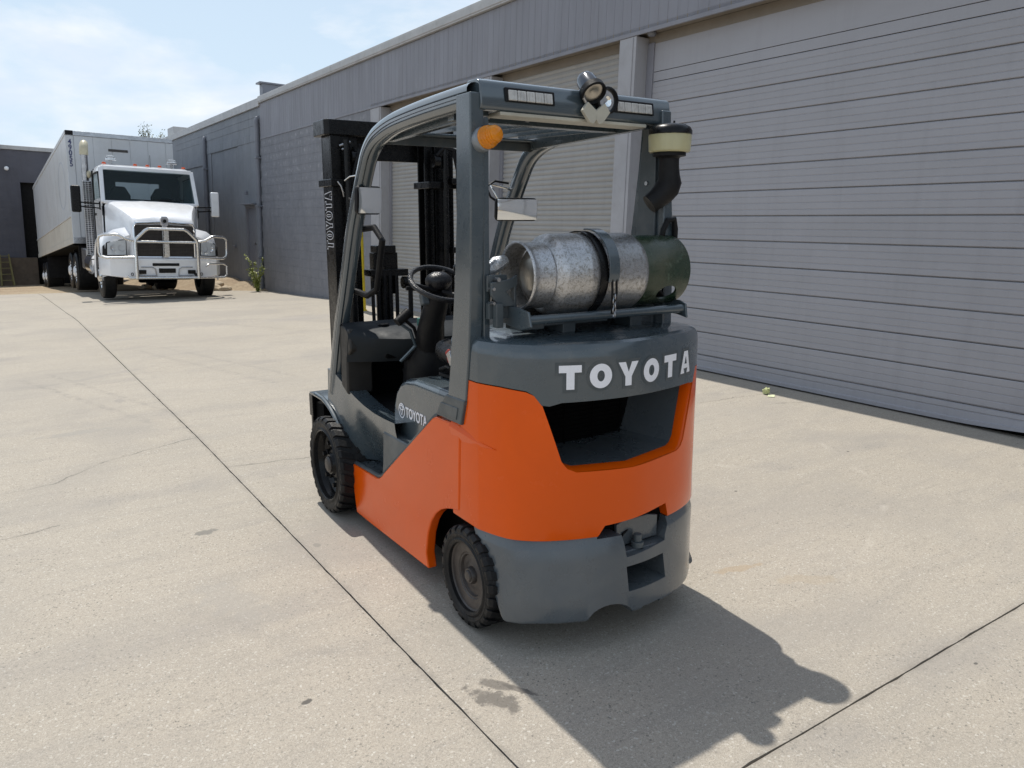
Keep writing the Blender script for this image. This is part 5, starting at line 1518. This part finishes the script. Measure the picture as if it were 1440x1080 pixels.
cl2 = boolean(cl, [ovalprism(.315, R(-38), .050, .036, .3)])
cl.parent = gc
b = MB(); b.tube([(.18, 0, 0), (.26, 0, 0)], [.022, .018], 14); b.tube([(.26, 0, 0), (.27, -.05, -.05), (.31, -.09, -.07)], [.012, .012, .014], 10); b.obj('valve', STEEL, gc)
b = MB(); b.tube([(.31, -.07, -.07), (.34, -.06, -.10), (.32, -.03, -.115), (.28, -.02, -.11)], .008, 8); b.obj('valve_hose', BLACKM, gc)

# ================================================================== TRUCK (tractor)
TK = thing('semi_truck', 'white conventional semi truck with tubular bull bar facing the camera', 'truck', (3.335, 18.3, -.10), (0, LEAN, 0))
# cab
cab = MB()
cw_ = .985
def cabsec(y, w, z0, z1, r=.1):
    return [(-w, y, z0), (-w, y, z1 - r), (-w + r * .35, y, z1 - r * .3), (-w + r, y, z1), (w - r, y, z1), (w - r * .35, y, z1 - r * .3), (w, y, z1 - r), (w, y, z0)]
cab.grid([cabsec(1.28, .985, 1.05, 2.065, .02), cabsec(1.42, .985, 1.0, 2.10, .02)])
cab_o = MB()
secs = [cabsec(1.30, .99, .95, 2.075, .05), cabsec(1.36, 1.0, .95, 2.13, .05)]
b = MB()
b.grid([cabsec(1.62, .955, .90, 2.765, .10), cabsec(1.70, .985, .90, 2.855, .12), cabsec(1.95, 1.0, .90, 2.89, .13), cabsec(2.6, 1.0, .90, 2.88, .13), cabsec(2.86, .98, .90, 2.84, .13)])
b.obj('cab_shell', WHITE, TK, 0, 35)
b = MB()
# windscreen surround: pillars
for s in (-1, 1):
    b.bar((s * .985, 1.34, 2.02), (s * .955, 1.66, 2.80), .085, .10, (0, 1, 0))
b.bar((-.98, 1.30, 2.045), (.98, 1.30, 2.045), .10, .07)
b.bar((-.95, 1.67, 2.795), (.95, 1.67, 2.795), .12, .09)
b.obj('windscreen_frame', WHITE, TK, .015)
b = MB()
rows = []
for j in range(6):
    t = j / 5; y0 = lerp(1.335, 1.615, t); z0 = lerp(2.085, 2.755, t); w = lerp(.95, .915, t)
    rows.append([(w * (-1 + 2 * i / 12), y0 - .06 * (1 - (abs(i - 6) / 6) ** 2), z0) for i in range(13)])
b.grid(rows); b.obj('windscreen', WINDSH, TK, 0, 60)
# seats/rear window glimpse
b = MB(); b.prism([(-.42, 2.27), (.30, 2.24), (.40, 2.40), (.36, 2.50), (-.5, 2.56), (-.55, 2.52), (-.38, 2.38)], 1, 1.275, 1.279) if False else b.box(0, .001, 0, .001, 0, .001)
b.b.free()
for s, nm in ((-1, 'wiper'), (1, 'wiper')):
    MB().bar((s * .15, 1.255, 2.10), (s * .15 + .55, 1.29, 2.15), .015, .015).obj('wiper', BLACKM, TK)
MB().bar((-.93, 1.50, 2.735), (.93, 1.50, 2.735), .09, .018).obj('sun_visor', WHITE, TK, .004) if False else None
# doors
for s in (-1, 1):
    dr = holder('door', parent=TK)
    MB().box(s * .985, s * 1.012, 1.44, 2.62, 1.0, 2.10).obj('door_skin', WHITE, dr, .012)
    b = MB(); b.prism([(1.50, 2.12), (2.55, 2.12), (2.55, 2.66), (1.74, 2.68)], 0, s * .985, s * 1.006); b.obj('window', WINDSH, dr, .004)
    b = MB(); b.bar((s * 1.006, 1.47, 2.11), (s * 1.006, 1.73, 2.70), .03, .03); b.bar((s * 1.006, 1.73, 2.70), (s * 1.006, 2.58, 2.69), .03, .03); b.bar((s * 1.006, 2.58, 2.70), (s * 1.006, 2.58, 2.1), .03, .03); b.obj('window_frame', BLACKM, dr)
    MB().box(s * 1.012, s * 1.03, 2.35, 2.50, 1.75, 1.80).obj('handle', BLACKM, dr, .005)
    MB().box(s * 1.004, s * 1.010, 1.30, 1.42, 1.75, 1.95).obj('quarter_vent', BLACKM, TK, .01)
# hood
def hs(y, w, z0, z1, crown=.03, r=.12):
    return [(-w - .02, y, z0), (-w, y, z1 - r), (-w + r * .4, y, z1 - r * .25), (-w + r * 1.2, y, z1), (-.2, y, z1 + crown), (.2, y, z1 + crown), (w - r * 1.2, y, z1), (w - r * .4, y, z1 - r * .25), (w, y, z1 - r), (w + .02, y, z0)]
b = MB()
b.grid([hs(.03, .60, .85, 1.60, .02, .08), hs(.08, .635, .85, 1.69, .03), hs(.25, .67, .85, 1.765, .035), hs(.7, .78, .85, 1.90, .04), hs(1.1, .90, .85, 2.02, .04), hs(1.33, .965, .85, 2.075, .03)])
b.b.faces.new([v for v in b.b.verts][:10])
b.obj('hood', WHITE, TK, 0, 40)
# grille
gl = holder('grille', parent=TK)
for s in (-1, 1):
    b = MB(); b.prism([(s * .055, .90), (s * .585, .90), (s * .585, 1.50), (s * .56, 1.56), (s * .055, 1.585)], 1, -.005, .035); b.obj('mesh_insert', DUSTY, gl, .004)
    gg = MB()
    for k in range(22): gg.box(s * .065, s * .575, -.009, -.004, .915 + k * .030, .922 + k * .030)
    for k in range(16): gg.box(s * (.075 + k * .033) - .002, s * (.075 + k * .033) + .002, -.010, -.004, .91, 1.55)
    gg.obj('grille_mesh', BLACKM, gl, kind='stuff')
b = MB()
b.box(-.05, .05, -.03, .04, .88, 1.60); b.obj('centre_bar', CHROME, gl, .008)
b = MB(); b.tube([(-.60, -.0, .88), (-.605, 0, 1.52), (-.57, 0, 1.60), (-.1, 0, 1.635), (.1, 0, 1.635), (.57, 0, 1.60), (.605, 0, 1.52), (.60, 0, .88)], .028, 8); b.tube([(-.60, 0, .885), (.60, 0, .885)], .028, 8); b.obj('grille_surround', CHROME, gl)
b = MB(); b.prism([(-.075, 1.56), (.075, 1.56), (.085, 1.70), (.05, 1.755), (-.05, 1.755), (-.085, 1.70)], 1, -.035, .05); b.obj('badge_mount', CHROME, gl, .01)
b = MB(); b.lathe([(0, .014), (.045, .012), (.055, .006), (.056, 0), (0, 0)], (0, -.035, 1.655), (0, -1, 0), 24); b.obj('badge', REDP if False else BLACK, gl)
b = MB(); b.lathe([(.040, .016), (.050, .016), (.050, .010), (.040, .010)], (0, -.035, 1.655), (0, -1, 0), 24, True); b.obj('badge_ring', CHROME, gl)
# fenders with wheel arches
for s in (-1, 1):
    b = MB(); rows = []
    for k in range(15):
        a = PI * k / 14
        # arch centre y 1.12, z .42
        y = 1.12 - .66 * math.cos(a); z = .47 + .80 * math.sin(a) ** .9
        z = max(z, .47)
        yo = 1.12 - .60 * math.cos(a)
        rows.append([(s * .66, y + .02, z + .28 * math.sin(a)), (s * .90, y, z + .17 * math.sin(a)), (s * 1.10, y, z + .07 * math.sin(a)), (s * 1.19, y, z - .03), (s * 1.20, yo + (y - yo) * .7, z - .10), (s * 1.17, yo, z - .11)])
    b.grid(rows); b.obj('fender', WHITE, TK, 0, 60)
    b = MB(); b.grid([[(s * .66, .30, .86), (s * .66, .12, 1.35), (s * .66, .36, 1.52)], [(s * .95, .22, .86), (s * .95, .12, 1.25), (s * .95, .38, 1.45)], [(s * 1.14, .34, .86), (s * 1.13, .30, 1.15), (s * 1.12, .46, 1.32)], [(s * 1.20, .50, .86), (s * 1.20, .50, 1.0), (s * 1.20, .50, 1.02)]]); b.obj('fender_nose', WHITE, TK, 0, 60)
    hl = holder('headlight', parent=TK)
    b = MB(); b.grid([[(s * .76, .14, .93), (s * .76, .10, 1.24)], [(s * .95, .17, .92), (s * .95, .13, 1.22)], [(s * 1.10, .27, .92), (s * 1.09, .25, 1.17)], [(s * 1.17, .38, .93), (s * 1.16, .37, 1.08)]]); b.obj('lens', HEADL, hl, 0, 60)
    b = MB(); b.grid([[(s * .745, .15, .91), (s * .745, .115, 1.255)], [(s * .955, .18, .90), (s * .955, .14, 1.235)], [(s * 1.11, .28, .90), (s * 1.10, .26, 1.185)], [(s * 1.185, .385, .915), (s * 1.175, .38, 1.095)]]); b.obj('bezel', BLACKM, hl, 0, 60)
    for cx, cy in ((.84, .17), (.99, .20)):
        b = MB(); b.lathe([(0, 0), (.03, .005), (.062, .03), (.07, .05)], (s * cx, cy, 1.07), (0, -1, 0), 20); b.obj('reflector', CHROME, hl)
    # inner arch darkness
    MB().box(s * .62, s * .70, .55, 1.75, .50, 1.25).obj('arch_liner', SHADE_BLACK, TK)
# bumper: centre and swept ends
bp = holder('bumper', parent=TK)
b = MB()
rows = []
for x, y in ((-1.24, .62), (-1.21, .38), (-1.08, .14), (-.66, -.04), (0, -.06), (.66, -.04), (1.08, .14), (1.21, .38), (1.24, .62)):
    zb = .43 if abs(x) < .7 else lerp(.43, .50, (abs(x) - .66) / .58)
    rows.append([(x, y, zb), (x, y - .015, zb + .02), (x, y - .02, .83), (x, y, .862), (x * .98, y + .08, .862)])
b.grid(rows); b.obj('bumper_skin', WHITE, bp, 0, 30)
MB().box(-.29, .25, -.090, -.065, .705, .765).obj('air_slot', BLACKM, bp, .01)
MB().box(-.17, .17, -.092, -.066, .555, .655).obj('number_plate', BLACK, bp, .01)
for s in (-1, 1):
    b = MB(); b.tube([(s * .22, -.085, .50), (s * .24, -.085, .64), (s * .30, -.085, .68), (s * .52, -.085, .68)], .012, 8); b.tube([(s * .22, -.085, .50), (s * .60, -.085, .50)], .012, 8); b.obj('lamp_surround', STEEL, bp)
    b = MB(); b.box(s * .42, s * .58, -.088, -.06, .535, .62); b.obj('fog_lamp', BLACK, bp, .01)
    b = MB(); b.tube([(s * .60 + s * .1 + .02 * math.cos(a) * s, -.10, .53 + .03 * math.sin(a)) for a in [2 * PI * q / 12 for q in range(12)]], .008, 6, True); b.obj('tow_hook', BLACKM, bp)
# bull bar
bu = holder('bull_bar', parent=TK)
def tb(p, r=.031, name='tube'):
    MB().tube(smooth_path(p, 4), r, 12).obj(name, ALU, bu)
yb = -.20
for s in (-1, 1):
    MB().tube([(s * .62, yb, .44), (s * .62, yb, 1.20), (s * .60, yb, 1.27), (s * .42, yb, 1.45), (s * .35, yb, 1.485)], .038, 12).obj('upright', ALU, bu)
    MB().tube([(s * .62, yb + .02, 1.225), (s * .78, yb + .0, 1.26), (s * .92, yb + .0, 1.34), (s * .99, yb + .03, 1.355), (s * 1.20, yb + .14, 1.345), (s * 1.27, yb + .20, 1.31), (s * 1.29, yb + .24, 1.24), (s * 1.29, yb + .24, .98), (s * 1.26, yb + .22, .90), (s * 1.17, yb + .12, .87), (s * .62, yb, .89)], .028, 12).obj('side_loop', ALU, bu)
    MB().tube([(s * .78, yb + .02, .70), (s * .86, yb + .04, .76), (s * 1.18, yb + .15, .76), (s * 1.28, yb + .24, .71), (s * 1.28, yb + .24, .50), (s * 1.20, yb + .16, .455), (s * .62, yb, .455)] if s > 0 else [(s * .62, yb, .455), (s * .75, yb + .01, .455), (s * .80, yb + .04, .50)], .024, 12).obj('lower_loop', ALU, bu)
    MB().bar((s * .62, yb, .52), (s * .56, .0, .52), .05, .06).obj('mounting_bracket', BLACKM, bu, .004)
MB().tube([(-.35, yb, 1.485), (.35, yb, 1.485)], .034, 12).obj('top_tube', ALU, bu)
MB().tube([(-.62, yb, 1.215), (.62, yb, 1.215)], .030, 12).obj('middle_tube', ALU, bu)
MB().tube([(-.62, yb, .455), (.62, yb, .455)], .030, 12).obj('bottom_tube', ALU, bu)
MB().box(-.05, .05, yb + .03, yb + .05, .9, 1.46).obj('centre_stay', ALU, bu, .004)
# mirrors
for s in (-1, 1):
    mr = holder('mirror', parent=TK)
    b = MB(); b.box(s * 1.475 - .095, s * 1.475 + .095, 1.62, 1.75, 1.80, 2.38); b.obj('mirror_housing', BLACK if s < 0 else WHITE, mr, .035, 35, 3)
    b = MB(); b.bar((s * 1.0, 1.60, 2.00), (s * 1.40, 1.68, 2.02), .05, .03); b.bar((s * 1.0, 1.60, 1.90), (s * 1.40, 1.68, 1.93), .05, .03); b.bar((s * 1.02, 1.60, 1.87), (s * 1.02, 1.60, 2.05), .04, .03); b.obj('mirror_arm', BLACKM, mr, .004)
# roof lights
for x in (-.86, -.22, .04, .30, .82):
    b = MB(); b.lathe([(0, .045), (.03, .042), (.042, .025), (.045, 0), (0, 0)], (x, 1.80, 2.885), (0, 0, 1), 14); b.obj('marker_light', MARK, TK)
for x in (-.70, .60):
    bn = holder('roof_beacon', parent=TK)
    MB().box(x - .03, x + .03, 1.98, 2.04, 2.88, 2.98).obj('beacon_post', STEEL, bn, .004)
    MB().box(x - .11, x + .11, 1.92, 2.08, 2.98, 3.03).obj('beacon_plate', CHROME, bn, .01)
    MB().box(x - .09, x + .09, 1.93, 2.07, 3.032, 3.09).obj('beacon_lens', LENS, bn, .02)
MB().tube([(.12, 1.9, 2.88), (.12, 1.9, 3.15)], .005, 6).obj('aerial', BLACKM, TK)
# exhaust stack + perforated guard
ex = holder('exhaust_stack', parent=TK)
MB().tube([(-1.10, 3.15, 1.0), (-1.10, 3.15, 3.10), (-1.10, 3.15, 3.22)], .075, 20).obj('stack_pipe', STEEL, ex)
MB().tube([(-1.10, 3.15, 3.15), (-1.10, 3.15, 3.28), (-1.085, 3.20, 3.38), (-1.07, 3.28, 3.42)], [.095, .095, .09, .085], 20).obj('stack_tip', CREAM, ex)
MB().sphere((-1.03, 3.08, 2.70), .05, 12, 8, (1, 1, 1.8)).obj('horn', CREAM, ex)
b = MB(); b.box(-1.20, -1.0, 2.98, 3.05, .80, 2.55); b.obj('muffler_guard', STEEL, ex, .02)
pg = MB()
for k in range(38):
    for j in range(3): pg.box(-1.185 + j * .06, -1.185 + j * .06 + .042, 2.970, 2.979, .85 + k * .0445, .85 + k * .0445 + .026)
pg.obj('guard_perforation', BLACKM, ex, kind='stuff')
b = MB(); b.box(-1.0, 1.0, 2.87, 2.95, .9, 2.22); b.box(-1.0, 1.0, 2.87, 2.95, 2.66, 2.78); b.box(-1.0, -.50, 2.87, 2.95, 2.22, 2.66); b.box(.50, 1.0, 2.87, 2.95, 2.22, 2.66); b.obj('cab_back', BLACKM, TK)
b = MB(); b.box(-.97, .97, 2.855, 2.868, 1.0, 2.24); b.box(-.97, .97, 2.855, 2.868, 2.62, 2.82); b.box(-.97, -.50, 2.855, 2.868, 2.24, 2.62); b.box(.50, .97, 2.855, 2.868, 2.24, 2.62); b.box(-.93, .93, 1.75, 2.85, 2.80, 2.82); b.box(-.96, -.94, 1.7, 2.86, 1.2, 2.10); b.box(.94, .96, 1.7, 2.86, 1.2, 2.10); b.box(-.95, .95, 1.42, 1.9, 1.9, 2.03); b.obj('cab_dark_lining', SHADE_BLACK, TK)  # black inner faces added to paint the cab's inside dark
for x in (-.50, .45):
    b = MB(); b.prism([(x - .24, 1.7), (x + .24, 1.7), (x + .25, 2.28), (x + .13, 2.48), (x - .13, 2.48), (x - .25, 2.28)], 1, 2.35, 2.5); b.obj('cab_seat', SHADE_BLACK, TK, .04)
b = MB(); b.tube([(.45 + .22 * math.cos(a), 1.85 + .10 * math.sin(a), 2.10 + .15 * math.sin(a)) for a in [2 * PI * q / 24 for q in range(24)]], .014, 8, True); b.obj('cab_steering_wheel', SHADE_BLACK, TK)
b = MB(); b.tube([(.05 + .04 * math.cos(a), 1.66, 2.55 + .05 * math.sin(a)) for a in [PI + PI * q / 10 for q in range(11)]], .006, 6); b.obj('cab_hook', SHADE_BLACK, TK)
# tank, steps, frame
b = MB(); b.tube([(-.98, 1.95, .62), (-.98, 2.95, .62)], .30, 24); b.obj('fuel_tank', CHROME, TK)
b = MB(); b.tube([(.98, 1.95, .62), (.98, 2.95, .62)], .30, 24); b.obj('fuel_tank', CHROME, TK)
for s in (-1, 1):
    for zz in (.42, .74): MB().box(s * 1.02, s * 1.24, 1.95, 2.55, zz, zz + .03).obj('cab_step', STEEL, TK, .004)
    MB().box(s * .30, s * .44, .3, 8.0, .55, .85).obj('chassis_rail', BLACKM, TK, .01)
MB().box(-.5, .5, .1, 1.6, .40, .95).obj('engine_underside', SHADE_BLACK, TK)
MB().box(-.38, .38, .95, 1.25, .28, .42).obj('front_axle', SHADE_BLACK, TK)
def truck_wheel(par, x, y, z, r, w, side, white=False):
    t = holder('wheel', (x, y, z), parent=par)
    b = MB(); b.lathe([(r * .58, w / 2 - .03), (r * .62, w / 2), (r * .88, w / 2), (r * .97, w / 2 - .02), (r, w / 2 - .04), (r, -w / 2 + .04), (r * .97, -w / 2 + .02), (r * .88, -w / 2), (r * .58, -w / 2)], (0, 0, 0), (side, 0, 0), 36, True); b.obj('tyre', RUBBER, t)
    b = MB(); b.lathe([(r * .60, w / 2 - .02), (r * .56, w / 2 - .03), (r * .52, w / 2 - .06), (r * .30, w / 2 - .02), (r * .26, w / 2 + .03), (r * .16, w / 2 + .05), (0, w / 2 + .055)], (0, 0, 0), (side, 0, 0), 28); b.obj('rim', WHITE if white else ALU, t)
    b = MB()
    for k in range(10):
        a = 2 * PI * k / 10; b.cyl((side * (w / 2 - .03), r * .40 * math.cos(a), r * .40 * math.sin(a)), (side * (w / 2 + .01), r * .40 * math.cos(a), r * .40 * math.sin(a)), .018, 6)
    b.obj('wheel_nuts', ALU, t)
    return t
for s in (-1, 1):
    truck_wheel(TK, s * 1.03, 1.12, .435, .50, .28, s)
    for yy in (5.6, 6.9):
        truck_wheel(TK, s * .98, yy, .30 - .03 * (yy - 5), .50, .52, s, True)
    MB().box(s * .70, s * 1.22, 4.55, 4.60, .35, 1.0).obj('mud_flap', BLACKM, TK)
    MB().box(s * .55, s * 1.20, 3.2, 4.2, .45, .95).obj('side_box', STEEL, TK, .02)

# ================================================================== TRAILER
TLX, TLY = 3.23, 22.5
TR_ = thing('box_trailer', 'long white box trailer backed down to the dock behind the truck', 'trailer', (TLX, TLY, 0), (R(-3.75), LEAN, 0))
hw = 1.235; zb0, zt0, LT = .96, 3.70, 13.9
MB().box(-hw + .01, hw - .01, .012, LT, zb0 + .03, zt0 - .01).obj('box_core', TRAILW, TR_)
n_p = 11
for s in (-1, 1):
    for k in range(n_p):
        y0 = .06 + k * (LT - .1) / n_p; y1 = y0 + (LT - .1) / n_p - .008
        MB().box(s * hw, s * (hw - .02), y0, y1, zb0 + .72, zt0 - .09).obj('side_panel', TRAILW, TR_)
        MB().box(s * (hw + .002), s * (hw - .02), y0, y1, zb0 + .16, zb0 + .66).obj('lower_panel', TRAILC, TR_)
    MB().box(s * (hw + .022), s * (hw - .01), .03, LT, zb0 + .665, zb0 + .715).obj('rub_rail', TRAILW, TR_, .004)
    MB().box(s * (hw + .018), s * (hw - .02), .03, LT, zb0, zb0 + .15).obj('bottom_rail', TRAILC, TR_, .004)
    MB().box(s * (hw + .012), s * (hw - .03), .0, LT, zt0 - .085, zt0 + .01).obj('top_rail', TRAILW, TR_, .004)
    MB().box(s * (hw + .008), s * (hw - .17), -.012, .05, zb0, zt0 - .10).obj('corner_post', TRAILW, TR_, .01)
for k in range(5):
    w5 = (2 * hw - .36) / 5
    MB().box(-hw + .18 + k * w5, -hw + .18 + (k + 1) * w5 - .006, -.002, .02, zb0 + .16, zt0 - .10).obj('front_panel', TRAILW, TR_)
MB().box(-hw, hw, -.02, .04, zt0 - .095, zt0 + .012).obj('top_front_rail', STEEL, TR_, .004)
MB().box(-hw, -hw + .17, -.026, .02, zt0 - .09, zt0 + .016).obj('corner_cap', BLACKM, TR_, .004)
MB().box(-hw, hw, -.02, .04, zb0, zb0 + .15).obj('front_sill', STEEL, TR_, .004)
MB().box(-.30, .15, -.016, .0, zt0 - .42, zt0 - .36).obj('front_placard', DUSTY, TR_, .004)
fm_ = None
for k, chh in enumerate('49055'):
    me = font_mesh('unit_number', chh, .17, .002, .004, .9)
    remap(me, lambda c, k=k: Vector((-hw + .085 + c.x, -.016 - c.z, 3.44 - k * .135 + c.y)))
    me.materials.append(NAVY); link('unit_number', me, TR_)
# faint round decal outline on the side
me = curve_mesh('faded_decal', [ell(0, 0, .95, .62), ell(0, 0, .90, .585)[::-1]], .0005)
remap(me, lambda c: Vector((-hw - .003 - c.z, 1.9 - c.x, 2.55 + c.y)))
me.materials.append(paint('faded_decal', (0.50, 0.54, 0.60), .5)); link('faded_decal', me, TR_)
MB().box(-.45, .45, .4, LT, zb0 - .28, zb0).obj('frame_rails', SHADE_BLACK, TR_)
MB().box(-hw, hw, .2, LT, zb0 - .04, zb0 + .03).obj('floor', SHADE_BLACK, TR_)
for s in (-1, 1):
    for yy in (10.6, 11.9):
        truck_wheel(TR_, s * .98, yy, .22, .50, .52, s, True)
    MB().box(s * .85, s * .95, 3.4, 3.5, .1, zb0 - .02).obj('landing_leg', BLACKM, TR_, .01)
MB().box(-1.2, 1.2, 9.9, 9.94, .15, .9).obj('mud_flap', BLACKM, TR_)

# ================================================================== SMALL THINGS
bo = thing('bollard', 'yellow steel bollard standing by the warehouse pillar', 'bollard', (5.55, 12.95, -.005))
b = MB(); b.lathe([(.085, 0), (.085, 1.55), (.078, 1.60), (.05, 1.64), (0, 1.65)], (0, 0, 0), (0, 0, 1), 28); b.obj('post', YELLOW, bo)
b = MB(); b.lathe([(.086, 0), (.11, 0), (.10, .02), (.086, .025)], (0, 0, 0), (0, 0, 1), 28, True); b.obj('foot_collar', YELLOW, bo)

# crumpled wrapper by the door
b = MB(); bmesh.ops.create_icosphere(b.b, subdivisions=3, radius=.030, matrix=Matrix.Translation((0, 0, .028)))
for v in b.b.verts:
    n = noise.noise(v.co * 60) * .022; v.co += v.co.normalized() * n; v.co.z = max(0.001, v.co.z * (1.1 if v.co.z > .03 else .8))
cup = b.obj('crumpled_wrapper', paint('yellow_green_paper', (0.46, 0.48, 0.24), .6, var=.35, vs=60), None, 0, 0)
cup.location = (5.93, 4.50, 0); cup['label'] = 'crumpled yellow green wrapper lying at the foot of the wide door'; cup['category'] = 'wrapper'
MB_ = MB().box(-.05, .05, -.03, .03, 0, .003)
o_ = MB_.obj('paper_scrap', paint('pale_paper', (0.6, 0.62, 0.4), .7), None); o_.location = (5.90, 4.42, .003); o_.rotation_euler = (0, 0, .6); o_['label'] = 'flat pale paper scrap beside the crumpled wrapper'; o_['category'] = 'litter'

# rocks on the dirt
rk = [(5.05, 21.3, .20), (5.22, 21.0, .15), (4.88, 21.7, .12), (5.36, 21.25, .10), (5.15, 22.0, .26), (4.2, 24.0, .2), (3.9, 24.6, .15), (4.5, 25.0, .22)]
for i, (x, y, r_) in enumerate(rk):
    b = MB(); bmesh.ops.create_icosphere(b.b, subdivisions=3, radius=r_)
    for v in b.b.verts:
        v.co *= 1 + .35 * noise.noise(v.co * (2.2 / r_) * .5 + Vector((i * 7.1, 0, 0))); v.co.z *= .55
    o_ = b.obj('rock', ROCK, None, 0, 50); z_g = gz(x, y) + .04 if x < 5 else -.18
    o_.location = (x, y, z_g); o_['category'] = 'rock'; o_['group'] = 'rocks on the dirt behind the concrete'
    o_['label'] = ['largest pale rock on the dirt bank by the wall', 'flat tan rock at the edge of the concrete beside the truck', 'small tan rock nearest the truck wheel on the concrete edge', 'smallest tan rock closest to the wall foot', 'pale rock set back on the dirt bank', 'rock on the dirt seen under the truck', 'small rock on the dirt seen under the truck bumper', 'rounded rock on the dirt seen beneath the truck axle'][i]

# weed at the wall
wd = thing('weed', 'tall yellow green weed growing at the foot of the wall by the downpipe', 'weed', (5.80, 20.05, -.30))
stm = MB(); lv = MB()
random.seed(3)
for i in range(16):
    a = random.uniform(0, 2 * PI); ln = random.uniform(.05, .42); h = random.uniform(.5, 1.12)
    pts = [Vector((0, 0, 0)) + Vector((math.cos(a), math.sin(a), 0)) * ln * (t ** 1.5) * .75 + Vector((random.uniform(-.02, .02), random.uniform(-.12, .12), h * t)) for t in (0, .3, .6, .85, 1)]
    stm.tube(pts, [.008, .007, .005, .004, .002], 5)
    for k in range(34):
        t = random.uniform(.12, 1); f = t * 4; j = min(3, int(f)); p = pts[j].lerp(pts[j + 1], f - j)
        d = Vector((random.uniform(-1, 1), random.uniform(-1, 1), random.uniform(-.3, .6))).normalized(); s_ = random.uniform(.03, .065)
        n = d.cross(Vector((random.uniform(-1, 1), random.uniform(-1, 1), 1))).normalized() * s_ * .4
        q = [lv.b.verts.new(p), lv.b.verts.new(p + d * s_ * .5 + n), lv.b.verts.new(p + d * s_ * 1.2), lv.b.verts.new(p + d * s_ * .5 - n)]
        lv.b.faces.new(q)
stm.obj('stems', LEAF, wd); lv.obj('leaves', LEAF, wd, 0, 0, normals=False)
wd['kind'] = 'thing'

# tree tip beyond the trailer
tr = thing('tree', 'sparse dry tree top showing above the trailer roof', 'tree', (8.63, 48, -.35))
tk = MB(); lf = MB()
tk.tube([(0, 0, 0), (.1, 0, 3.0), (0, 0, 5.5)], [.16, .12, .06], 10)
random.seed(11)
for i in range(26):
    a = random.uniform(0, 2 * PI); z0 = random.uniform(3.5, 5.6)
    e = Vector((math.cos(a) * random.uniform(.4, 1.5), math.sin(a) * random.uniform(.4, 1.4), z0 + random.uniform(.5, 1.9)))
    e.z = min(e.z, 7.35 - .5 * abs(e.x))
    tk.tube([(0, 0, z0), tuple(Vector((0, 0, z0)).lerp(e, .5) + Vector((0, 0, .1))), tuple(e)], [.04, .025, .01], 5)
    for k in range(90):
        t = random.uniform(.35, 1.08); p = Vector((0, 0, z0)).lerp(e, t) + Vector((random.gauss(0, .14), random.gauss(0, .14), random.gauss(0, .10)))
        d = Vector((random.uniform(-1, 1), random.uniform(-1, 1), random.uniform(-1, 1))).normalized(); s_ = random.uniform(.05, .11)
        n = d.orthogonal().normalized() * s_ * .4
        lf.b.faces.new([lf.b.verts.new(p), lf.b.verts.new(p + d * s_ * .6 + n), lf.b.verts.new(p + d * s_ * 1.2), lf.b.verts.new(p + d * s_ * .6 - n)])
tk.obj('trunk', BARK, tr); lf.obj('crown', LEAFT, tr, 0, 0, normals=False)
